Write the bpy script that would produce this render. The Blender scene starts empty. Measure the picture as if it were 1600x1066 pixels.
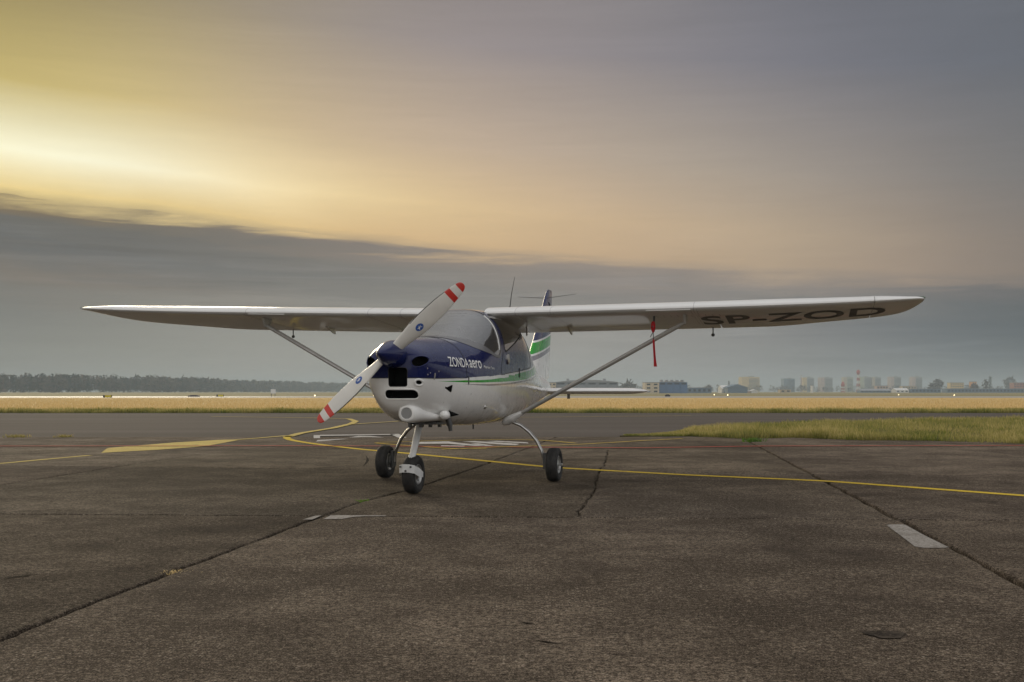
import bpy, bmesh, math, random
import numpy as np
from mathutils import Vector, noise as mnoise

rnd = random.Random(7)
rng = np.random.default_rng(7)
R = math.radians
scene = bpy.context.scene
col = scene.collection

# ------------------------------------------------------------------ camera
CAM_H = 0.9492
FPX, HORIZON = 1718.837, 612.027           # focal length and horizon row, in pixels of a 1600 px wide picture
cam_d = bpy.data.cameras.new('camera')
cam_d.sensor_width = 36.0
cam_d.lens = 36.0 * FPX / 1600.0
cam_d.shift_y = (HORIZON - 533.0) / 1600.0  # lens shifted, camera level
cam_d.clip_start, cam_d.clip_end = 0.1, 20000
cam = bpy.data.objects.new('camera', cam_d)
col.objects.link(cam)
cam.location = (0, 0, CAM_H)
cam.rotation_euler = (R(90), 0, 0)
scene.camera = cam

# ------------------------------------------------------------------ sky
SUN_AZ, SUN_EL = R(-24), R(15)
def lin(c):
    return tuple((v / 255 / 12.92) if v <= 10.3 else ((v / 255 + .055) / 1.055) ** 2.4 for v in c)
world = bpy.data.worlds.new('World')
scene.world = world
world.use_nodes = True
wt = world.node_tree
wt.nodes.clear()
def wn(kind, **kw):
    n = wt.nodes.new(kind)
    for k, v in kw.items(): setattr(n, k, v)
    return n
def wm(op, a, b=None, c=None, clamp=False):
    n = wn('ShaderNodeMath', operation=op); n.use_clamp = clamp
    for i, v in enumerate((a, b, c)):
        if v is None: continue
        if isinstance(v, (int, float)): n.inputs[i].default_value = v
        else: wt.links.new(v, n.inputs[i])
    return n.outputs[0]
wtc = wn('ShaderNodeTexCoord')
sep = wn('ShaderNodeSeparateXYZ'); wt.links.new(wtc.outputs['Generated'], sep.inputs[0])
dx, dy, dz = sep.outputs
az = wm('ARCTAN2', dx, dy)
el = wm('ARCSINE', dz)
azn = wm('MULTIPLY_ADD', az, 1 / (2 * math.pi), .5)
sinaz = wm('SINE', az)
def wnoise(sx, sy, sz, scale, detail=5, rough=.55, roty=0.0, dist=0.0):
    mp = wn('ShaderNodeMapping'); mp.inputs['Scale'].default_value = (sx, sy, sz)
    mp.inputs['Rotation'].default_value = (0, roty, 0)
    wt.links.new(wtc.outputs['Generated'], mp.inputs[0])
    n = wn('ShaderNodeTexNoise'); n.inputs['Scale'].default_value = scale
    n.inputs['Detail'].default_value = detail; n.inputs['Roughness'].default_value = rough
    n.inputs['Distortion'].default_value = dist
    wt.links.new(mp.outputs[0], n.inputs['Vector'])
    return wm('SUBTRACT', n.outputs['Fac'], .5)
nz_edge = wnoise(1, 1, 5, 5, 6, .6, R(5), .3)
nz_soft = wnoise(1, 1, 6, 2.2, 5, .55, R(6), .6)
nz_wisp = wnoise(1, 1, 12, 6, 6, .6, R(4), .4)
edge = wm('MULTIPLY_ADD', sinaz, -.088, .126)
edge = wm('MULTIPLY_ADD', nz_edge, .008, edge)
t = wm('SUBTRACT', el, edge)
t = wm('MULTIPLY_ADD', nz_soft, .022, t)
below = wm('LESS_THAN', t, 0)
t = wm('MULTIPLY_ADD', wm('MULTIPLY', nz_wisp, below), .045, t)
UPOS = [0, 200, 400, 600, 800, 1000, 1200, 1400, 1590]
AZS = [math.atan((u - 800) / FPX) for u in UPOS]
def ramp(cols, side_l, side_r, back):
    n = wn('ShaderNodeValToRGB'); cr = n.color_ramp; cr.interpolation = 'B_SPLINE'
    pts = [(-math.pi, back), (-1.9, side_l), (-1.15, side_l), (-.58, cols[0]), (-.50, cols[0])] + list(zip(AZS, cols)) + [(.50, cols[-1]), (.58, cols[-1]), (1.15, side_r), (1.9, side_r), (math.pi, back)]
    while len(cr.elements) < len(pts): cr.elements.new(.5)
    for e, (a, c) in zip(cr.elements, pts):
        e.position = a / (2 * math.pi) + .5
        e.color = (*lin(c), 1)
    wt.links.new(azn, n.inputs[0])
    return n.outputs[0]
LS, RS, BK = (196, 189, 178), (208, 208, 209), (250, 248, 245)
rows = [
 (-.127, ramp([(118,120,116),(132,133,127),(147,146,139),(153,151,145),(155,152,147),(152,149,145),(146,145,141),(132,133,130),(114,116,113)], LS, RS, BK)),
 (-.095, ramp([(108,110,108),(124,124,119),(142,141,135),(150,149,143),(153,150,145),(151,149,145),(141,141,139),(122,125,125),(100,106,107)], LS, RS, BK)),
 (-.062, ramp([(112,106,99),(116,110,104),(124,120,114),(133,130,124),(142,138,132),(143,139,134),(134,133,132),(110,114,117),(88,95,99)], LS, RS, BK)),
 (-.040, ramp([(92,95,96),(97,98,98),(107,107,105),(119,117,114),(130,126,121),(132,127,123),(125,123,122),(102,106,110),(82,89,94)], LS, RS, BK)),
 (-.022, ramp([(94,94,91),(99,98,94),(109,106,102),(120,117,112),(133,126,120),(138,129,123),(132,127,122),(108,109,110),(86,91,94)], LS, RS, BK)),
 (-.009, ramp([(116,101,78),(112,104,90),(122,113,103),(128,119,112),(143,132,122),(150,137,126),(148,136,126),(124,118,115),(98,98,99)], LS, RS, BK)),
 (.006, ramp([(240,214,145),(236,210,145),(228,198,138),(214,181,133),(200,170,131),(190,163,132),(178,157,132),(160,141,124),(132,120,110)], LS, RS, BK)),
 (.035, ramp([(255,250,214),(255,251,222),(252,230,178),(230,202,151),(214,185,144),(198,172,140),(181,161,136),(160,143,126),(130,120,112)], LS, RS, BK)),
 (.090, ramp([(194,175,108),(210,190,130),(204,182,144),(198,176,148),(190,170,150),(176,161,144),(161,150,139),(140,132,126),(118,116,115)], LS, RS, BK)),
 (.180, ramp([(140,126,84),(154,140,105),(158,145,126),(152,142,138),(147,138,138),(137,132,135),(122,121,129),(108,110,118),(101,105,113)], LS, RS, BK)),
 (.36, ramp([(135,127,108)]*3 + [(126,122,120)]*3 + [(104,107,114)]*3, (188, 184, 176), (194, 195, 198), (238, 236, 233))),
 (1.10, ramp([(278,276,272)]*9, (278,276,272), (278,276,272), (278,276,272))),
]
cur = rows[0][1]
for (t0, _), (t1, c1) in zip(rows[:-1], rows[1:]):
    mr = wn('ShaderNodeMapRange'); mr.clamp = True
    mr.inputs['From Min'].default_value = t0; mr.inputs['From Max'].default_value = t1
    wt.links.new(t, mr.inputs['Value'])
    mx = wn('ShaderNodeMix', data_type='RGBA')
    wt.links.new(mr.outputs[0], mx.inputs['Factor'])
    wt.links.new(cur, mx.inputs['A']); wt.links.new(c1, mx.inputs['B'])
    cur = mx.outputs['Result']
# slight brightness mottling of the cloud deck
mot = wm('MULTIPLY_ADD', nz_soft, .22, 1.0)
nz_fine = wnoise(1, 1, 16, 9, 7, .65, R(5), .8)
mot2 = wm('MULTIPLY_ADD', nz_wisp, .11, mot)
mot2 = wm('MULTIPLY_ADD', nz_fine, .10, mot2)
mot2 = wm('MULTIPLY_ADD', wm('MULTIPLY', nz_fine, below), .08, mot2)
# thin darker streaks of cloud inside the low bank
nz_str = wnoise(1, 1, 22, 4.2, 6, .62, R(5), .5)
def wrange(v, a, b):
    n = wn('ShaderNodeMapRange'); n.interpolation_type = 'SMOOTHSTEP'; n.inputs['From Min'].default_value = a; n.inputs['From Max'].default_value = b
    wt.links.new(v, n.inputs['Value']); return n.outputs[0]
band = wm('MULTIPLY', wrange(t, -.10, -.06), wrange(t, -.012, -.03))
mot2 = wm('MULTIPLY_ADD', wm('MULTIPLY', wrange(nz_str, .03, .16), band), -.13, mot2)
mot2 = wm('MULTIPLY_ADD', wm('MULTIPLY', wrange(nz_str, -.02, -.15), band), .16, mot2)
vm = wn('ShaderNodeVectorMath', operation='SCALE')
wt.links.new(cur, vm.inputs[0]); wt.links.new(mot2, vm.inputs['Scale'])
bg = wn('ShaderNodeBackground'); bg.inputs['Strength'].default_value = 1.0
wt.links.new(vm.outputs[0], bg.inputs['Color'])
nish = wn('ShaderNodeTexSky'); nish.sky_type = 'NISHITA'; nish.sun_disc = False
nish.sun_elevation = SUN_EL; nish.sun_rotation = SUN_AZ
bg2 = wn('ShaderNodeBackground'); bg2.inputs['Strength'].default_value = 0.0006   # what little clear sky shines through the deck
wt.links.new(nish.outputs[0], bg2.inputs['Color'])
ad = wn('ShaderNodeAddShader'); wt.links.new(bg.outputs[0], ad.inputs[0]); wt.links.new(bg2.outputs[0], ad.inputs[1])
wo = wn('ShaderNodeOutputWorld'); wt.links.new(ad.outputs[0], wo.inputs['Surface'])

sun_d = bpy.data.lights.new('sun', 'SUN')
sun_d.energy = 1.4
sun_d.angle = R(22)
sun_d.color = (1.0, .86, .62)
sun = bpy.data.objects.new('sun', sun_d); col.objects.link(sun)
sdir = Vector((math.sin(SUN_AZ) * math.cos(SUN_EL), math.cos(SUN_AZ) * math.cos(SUN_EL), math.sin(SUN_EL)))
sun.rotation_euler = sdir.to_track_quat('Z', 'Y').to_euler()
sun.location = (-30, 60, 30)

scene.view_settings.view_transform = 'Standard'
scene.view_settings.look = 'None'
scene.view_settings.exposure = 0.0
scene.view_settings.gamma = 1.0
scene.view_settings.use_curve_mapping = False
scene.render.engine = 'CYCLES'
scene.cycles.use_denoising = True
scene.cycles.volume_bounces = 2
scene.cycles.max_bounces = 8
scene.cycles.transparent_max_bounces = 12

# ------------------------------------------------------------------ helpers
def tag(o, label=None, cat=None, group=None, kind=None):
    if label: o['label'] = label
    if cat: o['category'] = cat
    if group: o['group'] = group
    if kind: o['kind'] = kind
    return o

def empty(name, loc=(0, 0, 0), rot=(0, 0, 0)):
    o = bpy.data.objects.new(name, None); col.objects.link(o)
    o.location = loc; o.rotation_euler = rot; o.empty_display_size = .3
    return o

class MB:
    """collects vertices and faces, then becomes one mesh object"""
    def __init__(s): s.v = []; s.f = []; s.m = []
    def add(s, verts, faces, mi=0):
        b = len(s.v); s.v += [tuple(p) for p in verts]
        s.f += [tuple(i + b for i in f) for f in faces]; s.m += [mi] * len(faces)
    def box(s, x0, x1, y0, y1, z0, z1, mi=0):
        s.add([(x, y, z) for z in (z0, z1) for y in (y0, y1) for x in (x0, x1)],
              [(0, 2, 3, 1), (4, 5, 7, 6), (0, 1, 5, 4), (2, 6, 7, 3), (0, 4, 6, 2), (1, 3, 7, 5)], mi)
    def tube(s, pts, rad, n=10, mi=0, flat=None, cap=True):
        pts = [Vector(p) for p in pts]
        if not hasattr(rad, '__len__'): rad = [rad] * len(pts)
        up = None; rings = []
        for i, p in enumerate(pts):
            d = (pts[min(i + 1, len(pts) - 1)] - pts[max(i - 1, 0)]).normalized()
            if up is None:
                up = Vector((0, 0, 1)) if abs(d.z) < .9 else Vector((1, 0, 0))
            a = (up - d * up.dot(d)).normalized(); b = d.cross(a); up = a
            if flat is not None:
                fa = (Vector(flat[0]) - d * Vector(flat[0]).dot(d)).normalized(); fb = d.cross(fa)
                ring = [p + fa * math.cos(k / n * 2 * math.pi) * rad[i] + fb * math.sin(k / n * 2 * math.pi) * rad[i] * flat[1] for k in range(n)]
            else:
                ring = [p + (a * math.cos(k / n * 2 * math.pi) + b * math.sin(k / n * 2 * math.pi)) * rad[i] for k in range(n)]
            rings.append(ring)
        s.loft(rings, True, cap, mi)
    def loft(s, rings, closed=True, cap=True, mi=0):
        n = len(rings[0]); v = [p for r in rings for p in r]; f = []
        m = n if closed else n - 1
        for i in range(len(rings) - 1):
            for k in range(m):
                k2 = (k + 1) % n
                f.append((i * n + k, i * n + k2, (i + 1) * n + k2, (i + 1) * n + k))
        if cap and closed:
            f.append(tuple(range(n - 1, -1, -1))); f.append(tuple((len(rings) - 1) * n + k for k in range(n)))
        s.add(v, f, mi)
    def lathe(s, prof, c, axis, n=32, mi=0, ref=None):
        """prof: (radius, along axis)"""
        axis = Vector(axis).normalized(); c = Vector(c)
        a = Vector((0, 0, 1)) if abs(axis.z) < .9 else Vector((1, 0, 0))
        a = (a - axis * a.dot(axis)).normalized(); b = axis.cross(a)
        rings = [[c + axis * h + (a * math.cos(k / n * 2 * math.pi) + b * math.sin(k / n * 2 * math.pi)) * max(r, 1e-4) for k in range(n)] for r, h in prof]
        s.loft(rings, True, False, mi)
    def build(s, name, mats, parent=None, smooth=True, angle=35, recalc=True):
        me = bpy.data.meshes.new(name)
        me.from_pydata(s.v, [], s.f)
        if not isinstance(mats, (list, tuple)): mats = [mats]
        for m in mats: me.materials.append(m)
        if any(s.m): me.polygons.foreach_set('material_index', s.m)
        return finish(me, name, parent, smooth, angle, recalc)

def finish(me, name, parent=None, smooth=True, angle=35, recalc=True):
    if recalc:
        bm = bmesh.new(); bm.from_mesh(me)
        bmesh.ops.recalc_face_normals(bm, faces=bm.faces); bm.to_mesh(me); bm.free()
    if smooth:
        me.polygons.foreach_set('use_smooth', [True] * len(me.polygons))
        me.set_sharp_from_angle(angle=R(angle))
    o = bpy.data.objects.new(name, me); col.objects.link(o)
    if parent: o.parent = parent
    return o

def np_mesh(name, verts, faces_flat, n, mat, parent=None, smooth=False, mat_idx=None):
    """fast mesh from numpy; every face has n corners"""
    me = bpy.data.meshes.new(name)
    nv, nf = len(verts), len(faces_flat) // n
    me.vertices.add(nv); me.vertices.foreach_set('co', np.asarray(verts, dtype=np.float32).ravel())
    me.loops.add(nf * n); me.loops.foreach_set('vertex_index', np.asarray(faces_flat, dtype=np.int32))
    me.polygons.add(nf)
    me.polygons.foreach_set('loop_start', np.arange(0, nf * n, n, dtype=np.int32))
    for m in (mat if isinstance(mat, (list, tuple)) else [mat]): me.materials.append(m)
    if mat_idx is not None: me.polygons.foreach_set('material_index', np.asarray(mat_idx, dtype=np.int32))
    me.update(calc_edges=True); me.validate()
    if smooth: me.polygons.foreach_set('use_smooth', [True] * nf)
    o = bpy.data.objects.new(name, me); col.objects.link(o)
    if parent: o.parent = parent
    return o

def pchip(xs, ys):
    xs = np.array(xs, float); ys = np.array(ys, float)
    h = np.diff(xs); d = np.diff(ys) / h; m = np.zeros_like(xs)
    for i in range(1, len(xs) - 1):
        if d[i - 1] * d[i] > 0:
            w1 = 2 * h[i] + h[i - 1]; w2 = h[i] + 2 * h[i - 1]
            m[i] = (w1 + w2) / (w1 / d[i - 1] + w2 / d[i])
    m[0], m[-1] = d[0], d[-1]
    def f(x):
        x = min(max(x, xs[0]), xs[-1])
        i = min(max(int(np.searchsorted(xs, x)) - 1, 0), len(xs) - 2)
        u = (x - xs[i]) / h[i]
        return float((1 + 2 * u) * (1 - u) ** 2 * ys[i] + u * (1 - u) ** 2 * h[i] * m[i] + u * u * (3 - 2 * u) * ys[i + 1] + u * u * (u - 1) * h[i] * m[i + 1])
    return f

# ------------------------------------------------------------------ materials
class NT:
    def __init__(s, name):
        s.m = bpy.data.materials.new(name); s.m.use_nodes = True
        s.t = s.m.node_tree; s.b = s.t.nodes['Principled BSDF']
        s.tc = s.t.nodes.new('ShaderNodeTexCoord'); s.geo = s.t.nodes.new('ShaderNodeNewGeometry')
        s.out = s.t.nodes['Material Output']
    def n(s, kind, **kw):
        n = s.t.nodes.new(kind)
        for k, v in kw.items(): setattr(n, k, v)
        return n
    def link(s, a, b): s.t.links.new(a, b)
    def put(s, sock, v):
        if isinstance(v, (int, float)): sock.default_value = v
        elif isinstance(v, tuple): sock.default_value = (*v, 1) if len(v) == 3 and sock.type == 'RGBA' else v
        else: s.link(v, sock)
    def math(s, op, a, b=0.0, clamp=False):
        n = s.n('ShaderNodeMath', operation=op); n.use_clamp = clamp
        s.put(n.inputs[0], a); s.put(n.inputs[1], b); return n.outputs[0]
    def vec(s, scale=(1, 1, 1), world=True):
        mp = s.n('ShaderNodeMapping'); mp.inputs['Scale'].default_value = scale
        s.link(s.geo.outputs['Position'] if world else s.tc.outputs['Object'], mp.inputs[0]); return mp.outputs[0]
    def noise(s, scale, detail=4, rough=.55, vec=None, dist=0):
        n = s.n('ShaderNodeTexNoise'); n.inputs['Scale'].default_value = scale
        n.inputs['Detail'].default_value = detail; n.inputs['Roughness'].default_value = rough; n.inputs['Distortion'].default_value = dist
        s.link(vec if vec is not None else s.vec(), n.inputs['Vector']); return n.outputs['Fac']
    def voro(s, scale, vec=None, feature='F1', out='Distance'):
        n = s.n('ShaderNodeTexVoronoi'); n.feature = feature; n.inputs['Scale'].default_value = scale
        s.link(vec if vec is not None else s.vec(), n.inputs['Vector']); return n.outputs[out]
    def rng(s, v, a, b, c=0.0, d=1.0, smooth=False):
        n = s.n('ShaderNodeMapRange'); n.interpolation_type = 'SMOOTHSTEP' if smooth else 'LINEAR'
        s.put(n.inputs['Value'], v)
        for k, x in zip(('From Min', 'From Max', 'To Min', 'To Max'), (a, b, c, d)): n.inputs[k].default_value = x
        return n.outputs[0]
    def mix(s, f, a, b, blend='MIX'):
        n = s.n('ShaderNodeMix', data_type='RGBA', blend_type=blend)
        s.put(n.inputs['Factor'], f); s.put(n.inputs['A'], a); s.put(n.inputs['B'], b); return n.outputs['Result']
    def color(s, v): s.put(s.b.inputs['Base Color'], v)
    def rough(s, v): s.put(s.b.inputs['Roughness'], v)
    def bump(s, h, strength=.3, dist=.01, normal=None):
        n = s.n('ShaderNodeBump'); n.inputs['Strength'].default_value = strength; n.inputs['Distance'].default_value = dist
        s.put(n.inputs['Height'], h)
        if normal is not None: s.link(normal, n.inputs['Normal'])
        s.link(n.outputs[0], s.b.inputs['Normal']); return n.outputs[0]

def simple(name, c, rough=.5, metal=0, var=.12, scale=8, coat=0, bump=0, spec=None):
    k = NT(name)
    nz = k.noise(scale, 5, .6, k.vec(world=False))
    f = k.rng(nz, .3, .7)
    k.color(k.mix(f, tuple(v * (1 - var) for v in c), tuple(min(1, v * (1 + var)) for v in c)))
    k.rough(k.rng(nz, .3, .7, max(.02, rough * .85), min(1, rough * 1.15)))
    k.put(k.b.inputs['Metallic'], metal)
    if coat: k.put(k.b.inputs['Coat Weight'], coat); k.put(k.b.inputs['Coat Roughness'], .04)
    if spec is not None: k.put(k.b.inputs['Specular IOR Level'], spec)
    if bump: k.bump(k.noise(scale * 12, 3, .6, k.vec(world=False)), bump, .004)
    return k.m

def paint(name, c, lining=True, rough=.28, dusty=.06):
    """gloss aircraft paint, a little dusty; the inner side of the skin is grey lining"""
    k = NT(name)
    dust = k.rng(k.noise(5, 6, .6, k.vec(world=False)), .45, .8, 0, dusty)
    cc = k.mix(dust, c, (.30, .27, .23))
    if lining:
        cc = k.mix(k.geo.outputs['Backfacing'], cc, (.16, .155, .15))
    k.color(cc)
    k.rough(k.rng(k.noise(9, 4, .6, k.vec(world=False)), .3, .7, rough * .8, rough * 1.25))
    coat = 1.0
    if lining:
        coat = k.math('SUBTRACT', 1.0, k.geo.outputs['Backfacing'])
    k.put(k.b.inputs['Coat Weight'], coat); k.put(k.b.inputs['Coat Roughness'], .05)
    k.put(k.b.inputs['Coat IOR'], 1.42); k.put(k.b.inputs['Specular IOR Level'], .12)
    # very slight orange peel / panel waviness
    n = k.n('ShaderNodeBump'); n.inputs['Strength'].default_value = .008; n.inputs['Distance'].default_value = .01
    k.link(k.noise(2.0, 0, .5, k.vec(world=False)), n.inputs['Height'])
    k.link(n.outputs[0], k.b.inputs['Coat Normal']); k.link(n.outputs[0], k.b.inputs['Normal'])
    return k.m

M = {}
M['white'] = paint('white_paint', (.82, .81, .79), dusty=.04)
M['blue'] = paint('dark_blue_paint', (.005, .011, .078), dusty=.006)
M['blue'].node_tree.nodes['Principled BSDF'].inputs['Coat IOR'].default_value = 1.36
M['green'] = paint('green_paint', (.008, .32, .012), dusty=.02)
M['green'].node_tree.nodes['Principled BSDF'].inputs['Coat IOR'].default_value = 1.3
M['grey'] = paint('grey_stripe_paint', (.24, .22, .25))
M['wing_white'] = paint('wing_paint', (.74, .735, .73), False, .42)
M['wing_white'].node_tree.nodes['Principled BSDF'].inputs['Coat Weight'].default_value = .35
M['red'] = simple('red_paint', (.55, .03, .02), .35, coat=.5)
M['blade_white'] = simple('blade_white_paint', (.72, .70, .66), .35, var=.05, coat=.4)
M['black'] = simple('black_rubber', (.018, .018, .018), .6)
M['hollow'] = simple('black_duct', (.008, .008, .008), .9, spec=.1)  # near-black colour for openings, nose plate and exhaust slot
M['letter_white'] = simple('white_lettering', (.78, .78, .77), .4, var=.03)
M['letter_black'] = simple('black_lettering', (.012, .012, .013), .45, var=.05)
M['metal'] = simple('brushed_metal', (.55, .54, .52), .35, metal=1)
M['dark_metal'] = simple('dark_steel', (.10, .10, .10), .45, metal=.8)
M['gear_white'] = simple('white_gear_paint', (.68, .68, .67), .35, coat=.4)
M['strut'] = simple('strut_aluminium', (.52, .51, .49), .42, metal=.3, coat=.2)
M['seat'] = simple('dark_seat_fabric', (.05, .05, .055), .9)
M['panel'] = simple('instrument_panel', (.03, .03, .03), .7)
M['liner'] = simple('grey_headlining', (.42, .41, .40), .9)
M['ribbon'] = simple('red_ribbon_fabric', (.50, .012, .02), .75, var=.2, scale=20)
M['logo_blue'] = simple('blue_emblem', (.03, .10, .38), .35)
M['rim'] = simple('wheel_rim', (.45, .45, .44), .4, metal=.7)
M['mesh'] = simple('intake_mesh', (.42, .42, .42), .5, metal=.3, bump=.0)

def tyre_mat():
    k = NT('tyre_rubber')
    nz = k.noise(14, 5, .6, k.vec(world=False))
    k.color(k.mix(k.rng(nz, .4, .75), (.014, .014, .014), (.04, .036, .032)))
    k.rough(.75); k.bump(k.noise(160, 3, .6, k.vec(world=False)), .2, .002)
    return k.m
M['tyre'] = tyre_mat()

def glass_mat(name, tint, dust):
    """curved acrylic: see-through, mirror-like at a slant, with a thin, uneven share of diffuse grey mixed in"""
    k = NT(name)
    tr = k.n('ShaderNodeBsdfTransparent'); tr.inputs[0].default_value = (*tint, 1)
    gl = k.n('ShaderNodeBsdfGlossy'); gl.inputs['Roughness'].default_value = .04; gl.inputs[0].default_value = (1, 1, 1, 1)
    df = k.n('ShaderNodeBsdfDiffuse'); df.inputs[0].default_value = (.50, .50, .53, 1)
    fr = k.n('ShaderNodeFresnel'); fr.inputs['IOR'].default_value = 1.5
    m1 = k.n('ShaderNodeMixShader'); k.put(m1.inputs[0], k.rng(k.noise(2.5, 5, .6, k.vec(world=False)), .3, .75, dust * .75, dust * 1.25))
    k.link(tr.outputs[0], m1.inputs[1]); k.link(df.outputs[0], m1.inputs[2])
    m2 = k.n('ShaderNodeMixShader'); k.link(k.math('MULTIPLY', fr.outputs[0], 2.3, True), m2.inputs[0])
    k.link(m1.outputs[0], m2.inputs[1]); k.link(gl.outputs[0], m2.inputs[2])
    k.link(m2.outputs[0], k.out.inputs['Surface'])
    return k.m
M['glass'] = glass_mat('windscreen_acrylic', (.60, .60, .66), .10)
M['side_glass'] = glass_mat('side_window_acrylic', (.03, .03, .033), .01)

def apron_mat():
    k = NT('weathered_apron_concrete')
    big = k.noise(.40, 6, .66)
    mid = k.noise(2.6, 8, .72)
    fine = k.noise(46, 5, .72)
    coarse = k.noise(19, 6, .76)
    grit = k.noise(150, 3, .7)
    c = k.mix(k.rng(big, .40, .61), (.088, .069, .052), (.315, .253, .192))
    c = k.mix(k.rng(mid, .42, .66, 0, .8), c, (.082, .065, .051))
    oi = k.n('ShaderNodeObjectInfo')
    c = k.mix(k.rng(coarse, .48, .62, 0, .75), c, (.050, .039, .030))
    c = k.mix(k.rng(coarse, .45, .34, 0, .55), c, (.38, .31, .235))
    c = k.mix(k.rng(fine, .46, .60, 0, .85), c, (.040, .031, .024))
    c = k.mix(k.rng(fine, .45, .34, 0, .65), c, (.37, .30, .225))
    c = k.mix(k.rng(grit, .50, .62, 0, .9), c, (.022, .017, .013))
    c = k.mix(k.rng(grit, .44, .32, 0, .75), c, (.44, .365, .285))
    # exposed aggregate: pale and dark stones of two sizes
    for sc, thr, lo_, hi_, pcol in ((75, .80, .25, .42, (.46, .39, .31)), (38, .86, .16, .28, (.50, .43, .35)), (14, .93, .07, .13, (.40, .35, .29))):
        cell = k.n('ShaderNodeTexVoronoi'); cell.inputs['Scale'].default_value = sc
        k.link(k.vec(), cell.inputs['Vector'])
        sp = k.n('ShaderNodeSeparateColor'); k.link(cell.outputs['Color'], sp.inputs[0])
        inside = k.rng(cell.outputs['Distance'], lo_, hi_, 1, 0)
        clump = k.rng(k.noise(1.6, 4, .65), .40, .62)
        pale = k.math('MULTIPLY', k.math('MULTIPLY', k.math('GREATER_THAN', sp.outputs[0], thr), inside), clump)
        c = k.mix(k.math('MULTIPLY', pale, .7), c, pcol)
        dark = k.math('MULTIPLY', k.math('LESS_THAN', sp.outputs[0], .16), inside)
        c = k.mix(k.math('MULTIPLY', dark, .7), c, (.022, .019, .016))
    # oil and tyre stains
    st = k.rng(k.noise(.8, 7, .7, k.vec((1, .6, 1))), .54, .66)
    c = k.mix(k.math('MULTIPLY', st, .60), c, (.050, .040, .033))
    c = k.mix(1.0, c, oi.outputs['Color'], 'MULTIPLY')
    k.color(c)
    k.rough(k.rng(mid, .3, .7, .85, .98)); k.put(k.b.inputs['Specular IOR Level'], .03)
    h = k.math('ADD', k.math('MULTIPLY', fine, -1.2), k.math('MULTIPLY', grit, -.6))
    h = k.math('ADD', h, k.math('MULTIPLY', inside, .3))
    h = k.math('ADD', h, k.math('MULTIPLY', coarse, -2.2))
    k.bump(h, 1.0, .014)
    return k.m
M['apron'] = apron_mat()

def asphalt_mat(name, a, b, streak=(.12, 1, 1)):
    k = NT(name)
    big = k.noise(.35, 5, .6, k.vec(streak))
    fine = k.noise(30, 4, .65)
    c = k.mix(k.rng(big, .3, .7), a, b)
    c = k.mix(k.rng(fine, .35, .7, 0, .5), c, tuple(v * .55 for v in a))
    k.color(c); k.rough(.95); k.put(k.b.inputs['Specular IOR Level'], .04)
    k.bump(fine, .5, .006)
    return k.m
M['taxiway'] = asphalt_mat('taxiway_asphalt', (.082, .070, .062), (.125, .109, .099))
M['runway'] = asphalt_mat('runway_concrete', (.34, .32, .30), (.46, .44, .41), (.02, .3, 1))
_b = M['runway'].node_tree.nodes['Principled BSDF']; _b.inputs['Roughness'].default_value = .55; _b.inputs['Specular IOR Level'].default_value = .3
M['joint'] = simple('bituminous_joint_soil', (.016, .013, .010), .98, var=.4, scale=12, spec=.02)

def marking(name, c, wear=.5):
    k = NT(name)
    nz = k.noise(5, 8, .74); nf = k.noise(46, 5, .72); ng = k.noise(150, 3, .7)
    f = k.math('MAXIMUM', k.rng(nz, .50, .68, 0, wear * 1.3), k.rng(nf, .50, .62, 0, wear * 1.2))
    f = k.math('MAXIMUM', f, k.rng(ng, .52, .64, 0, wear * .9))
    big = k.rng(k.noise(1.1, 5, .65), .35, .65)
    cc = k.mix(k.math('MULTIPLY', big, .35), c, tuple(v * .6 for v in c))
    k.color(k.mix(f, cc, (.12, .096, .075))); k.rough(.95); k.put(k.b.inputs['Specular IOR Level'], .05)
    k.bump(nf, .8, .010)
    return k.m
M['yellow'] = marking('yellow_road_paint', (.66, .47, .05), .45)
M['pale_yellow'] = marking('faded_yellow_paint', (.62, .48, .15), .6)
M['redline'] = marking('red_road_paint', (.50, .09, .07), .45)
M['white_mark'] = marking('white_road_paint', (.55, .53, .50), .60)
M['tar'] = marking('old_tar', (.022, .018, .015), .55)
M['patch'] = marking('grey_filler', (.36, .335, .305), .75)

def grass_mat(name, c1, c2, c3, scale=2.0, stretch=(1, 1, 1)):
    k = NT(name)
    a = k.noise(scale, 5, .65, k.vec(stretch)); b = k.noise(scale * 14, 4, .7, k.vec(stretch))
    c = k.mix(k.rng(a, .3, .7), c1, c2)
    c = k.mix(k.rng(b, .4, .7, 0, .6), c, c3)
    k.color(c); k.rough(.9); k.put(k.b.inputs['Specular IOR Level'], .1)
    k.bump(b, .8, .08)
    return k.m
M['field'] = grass_mat('dry_grass_field', (.56, .40, .18), (.64, .47, .23), (.46, .33, .14), .09, (.35, 1, 1))
M['ground'] = grass_mat('far_grassland', (.30, .25, .13), (.22, .20, .10), (.18, .15, .08), .02, (.3, 1, 1))
M['turf'] = grass_mat('turf_soil', (.07, .065, .028), (.10, .085, .04), (.05, .04, .02), 1.2)

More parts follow.
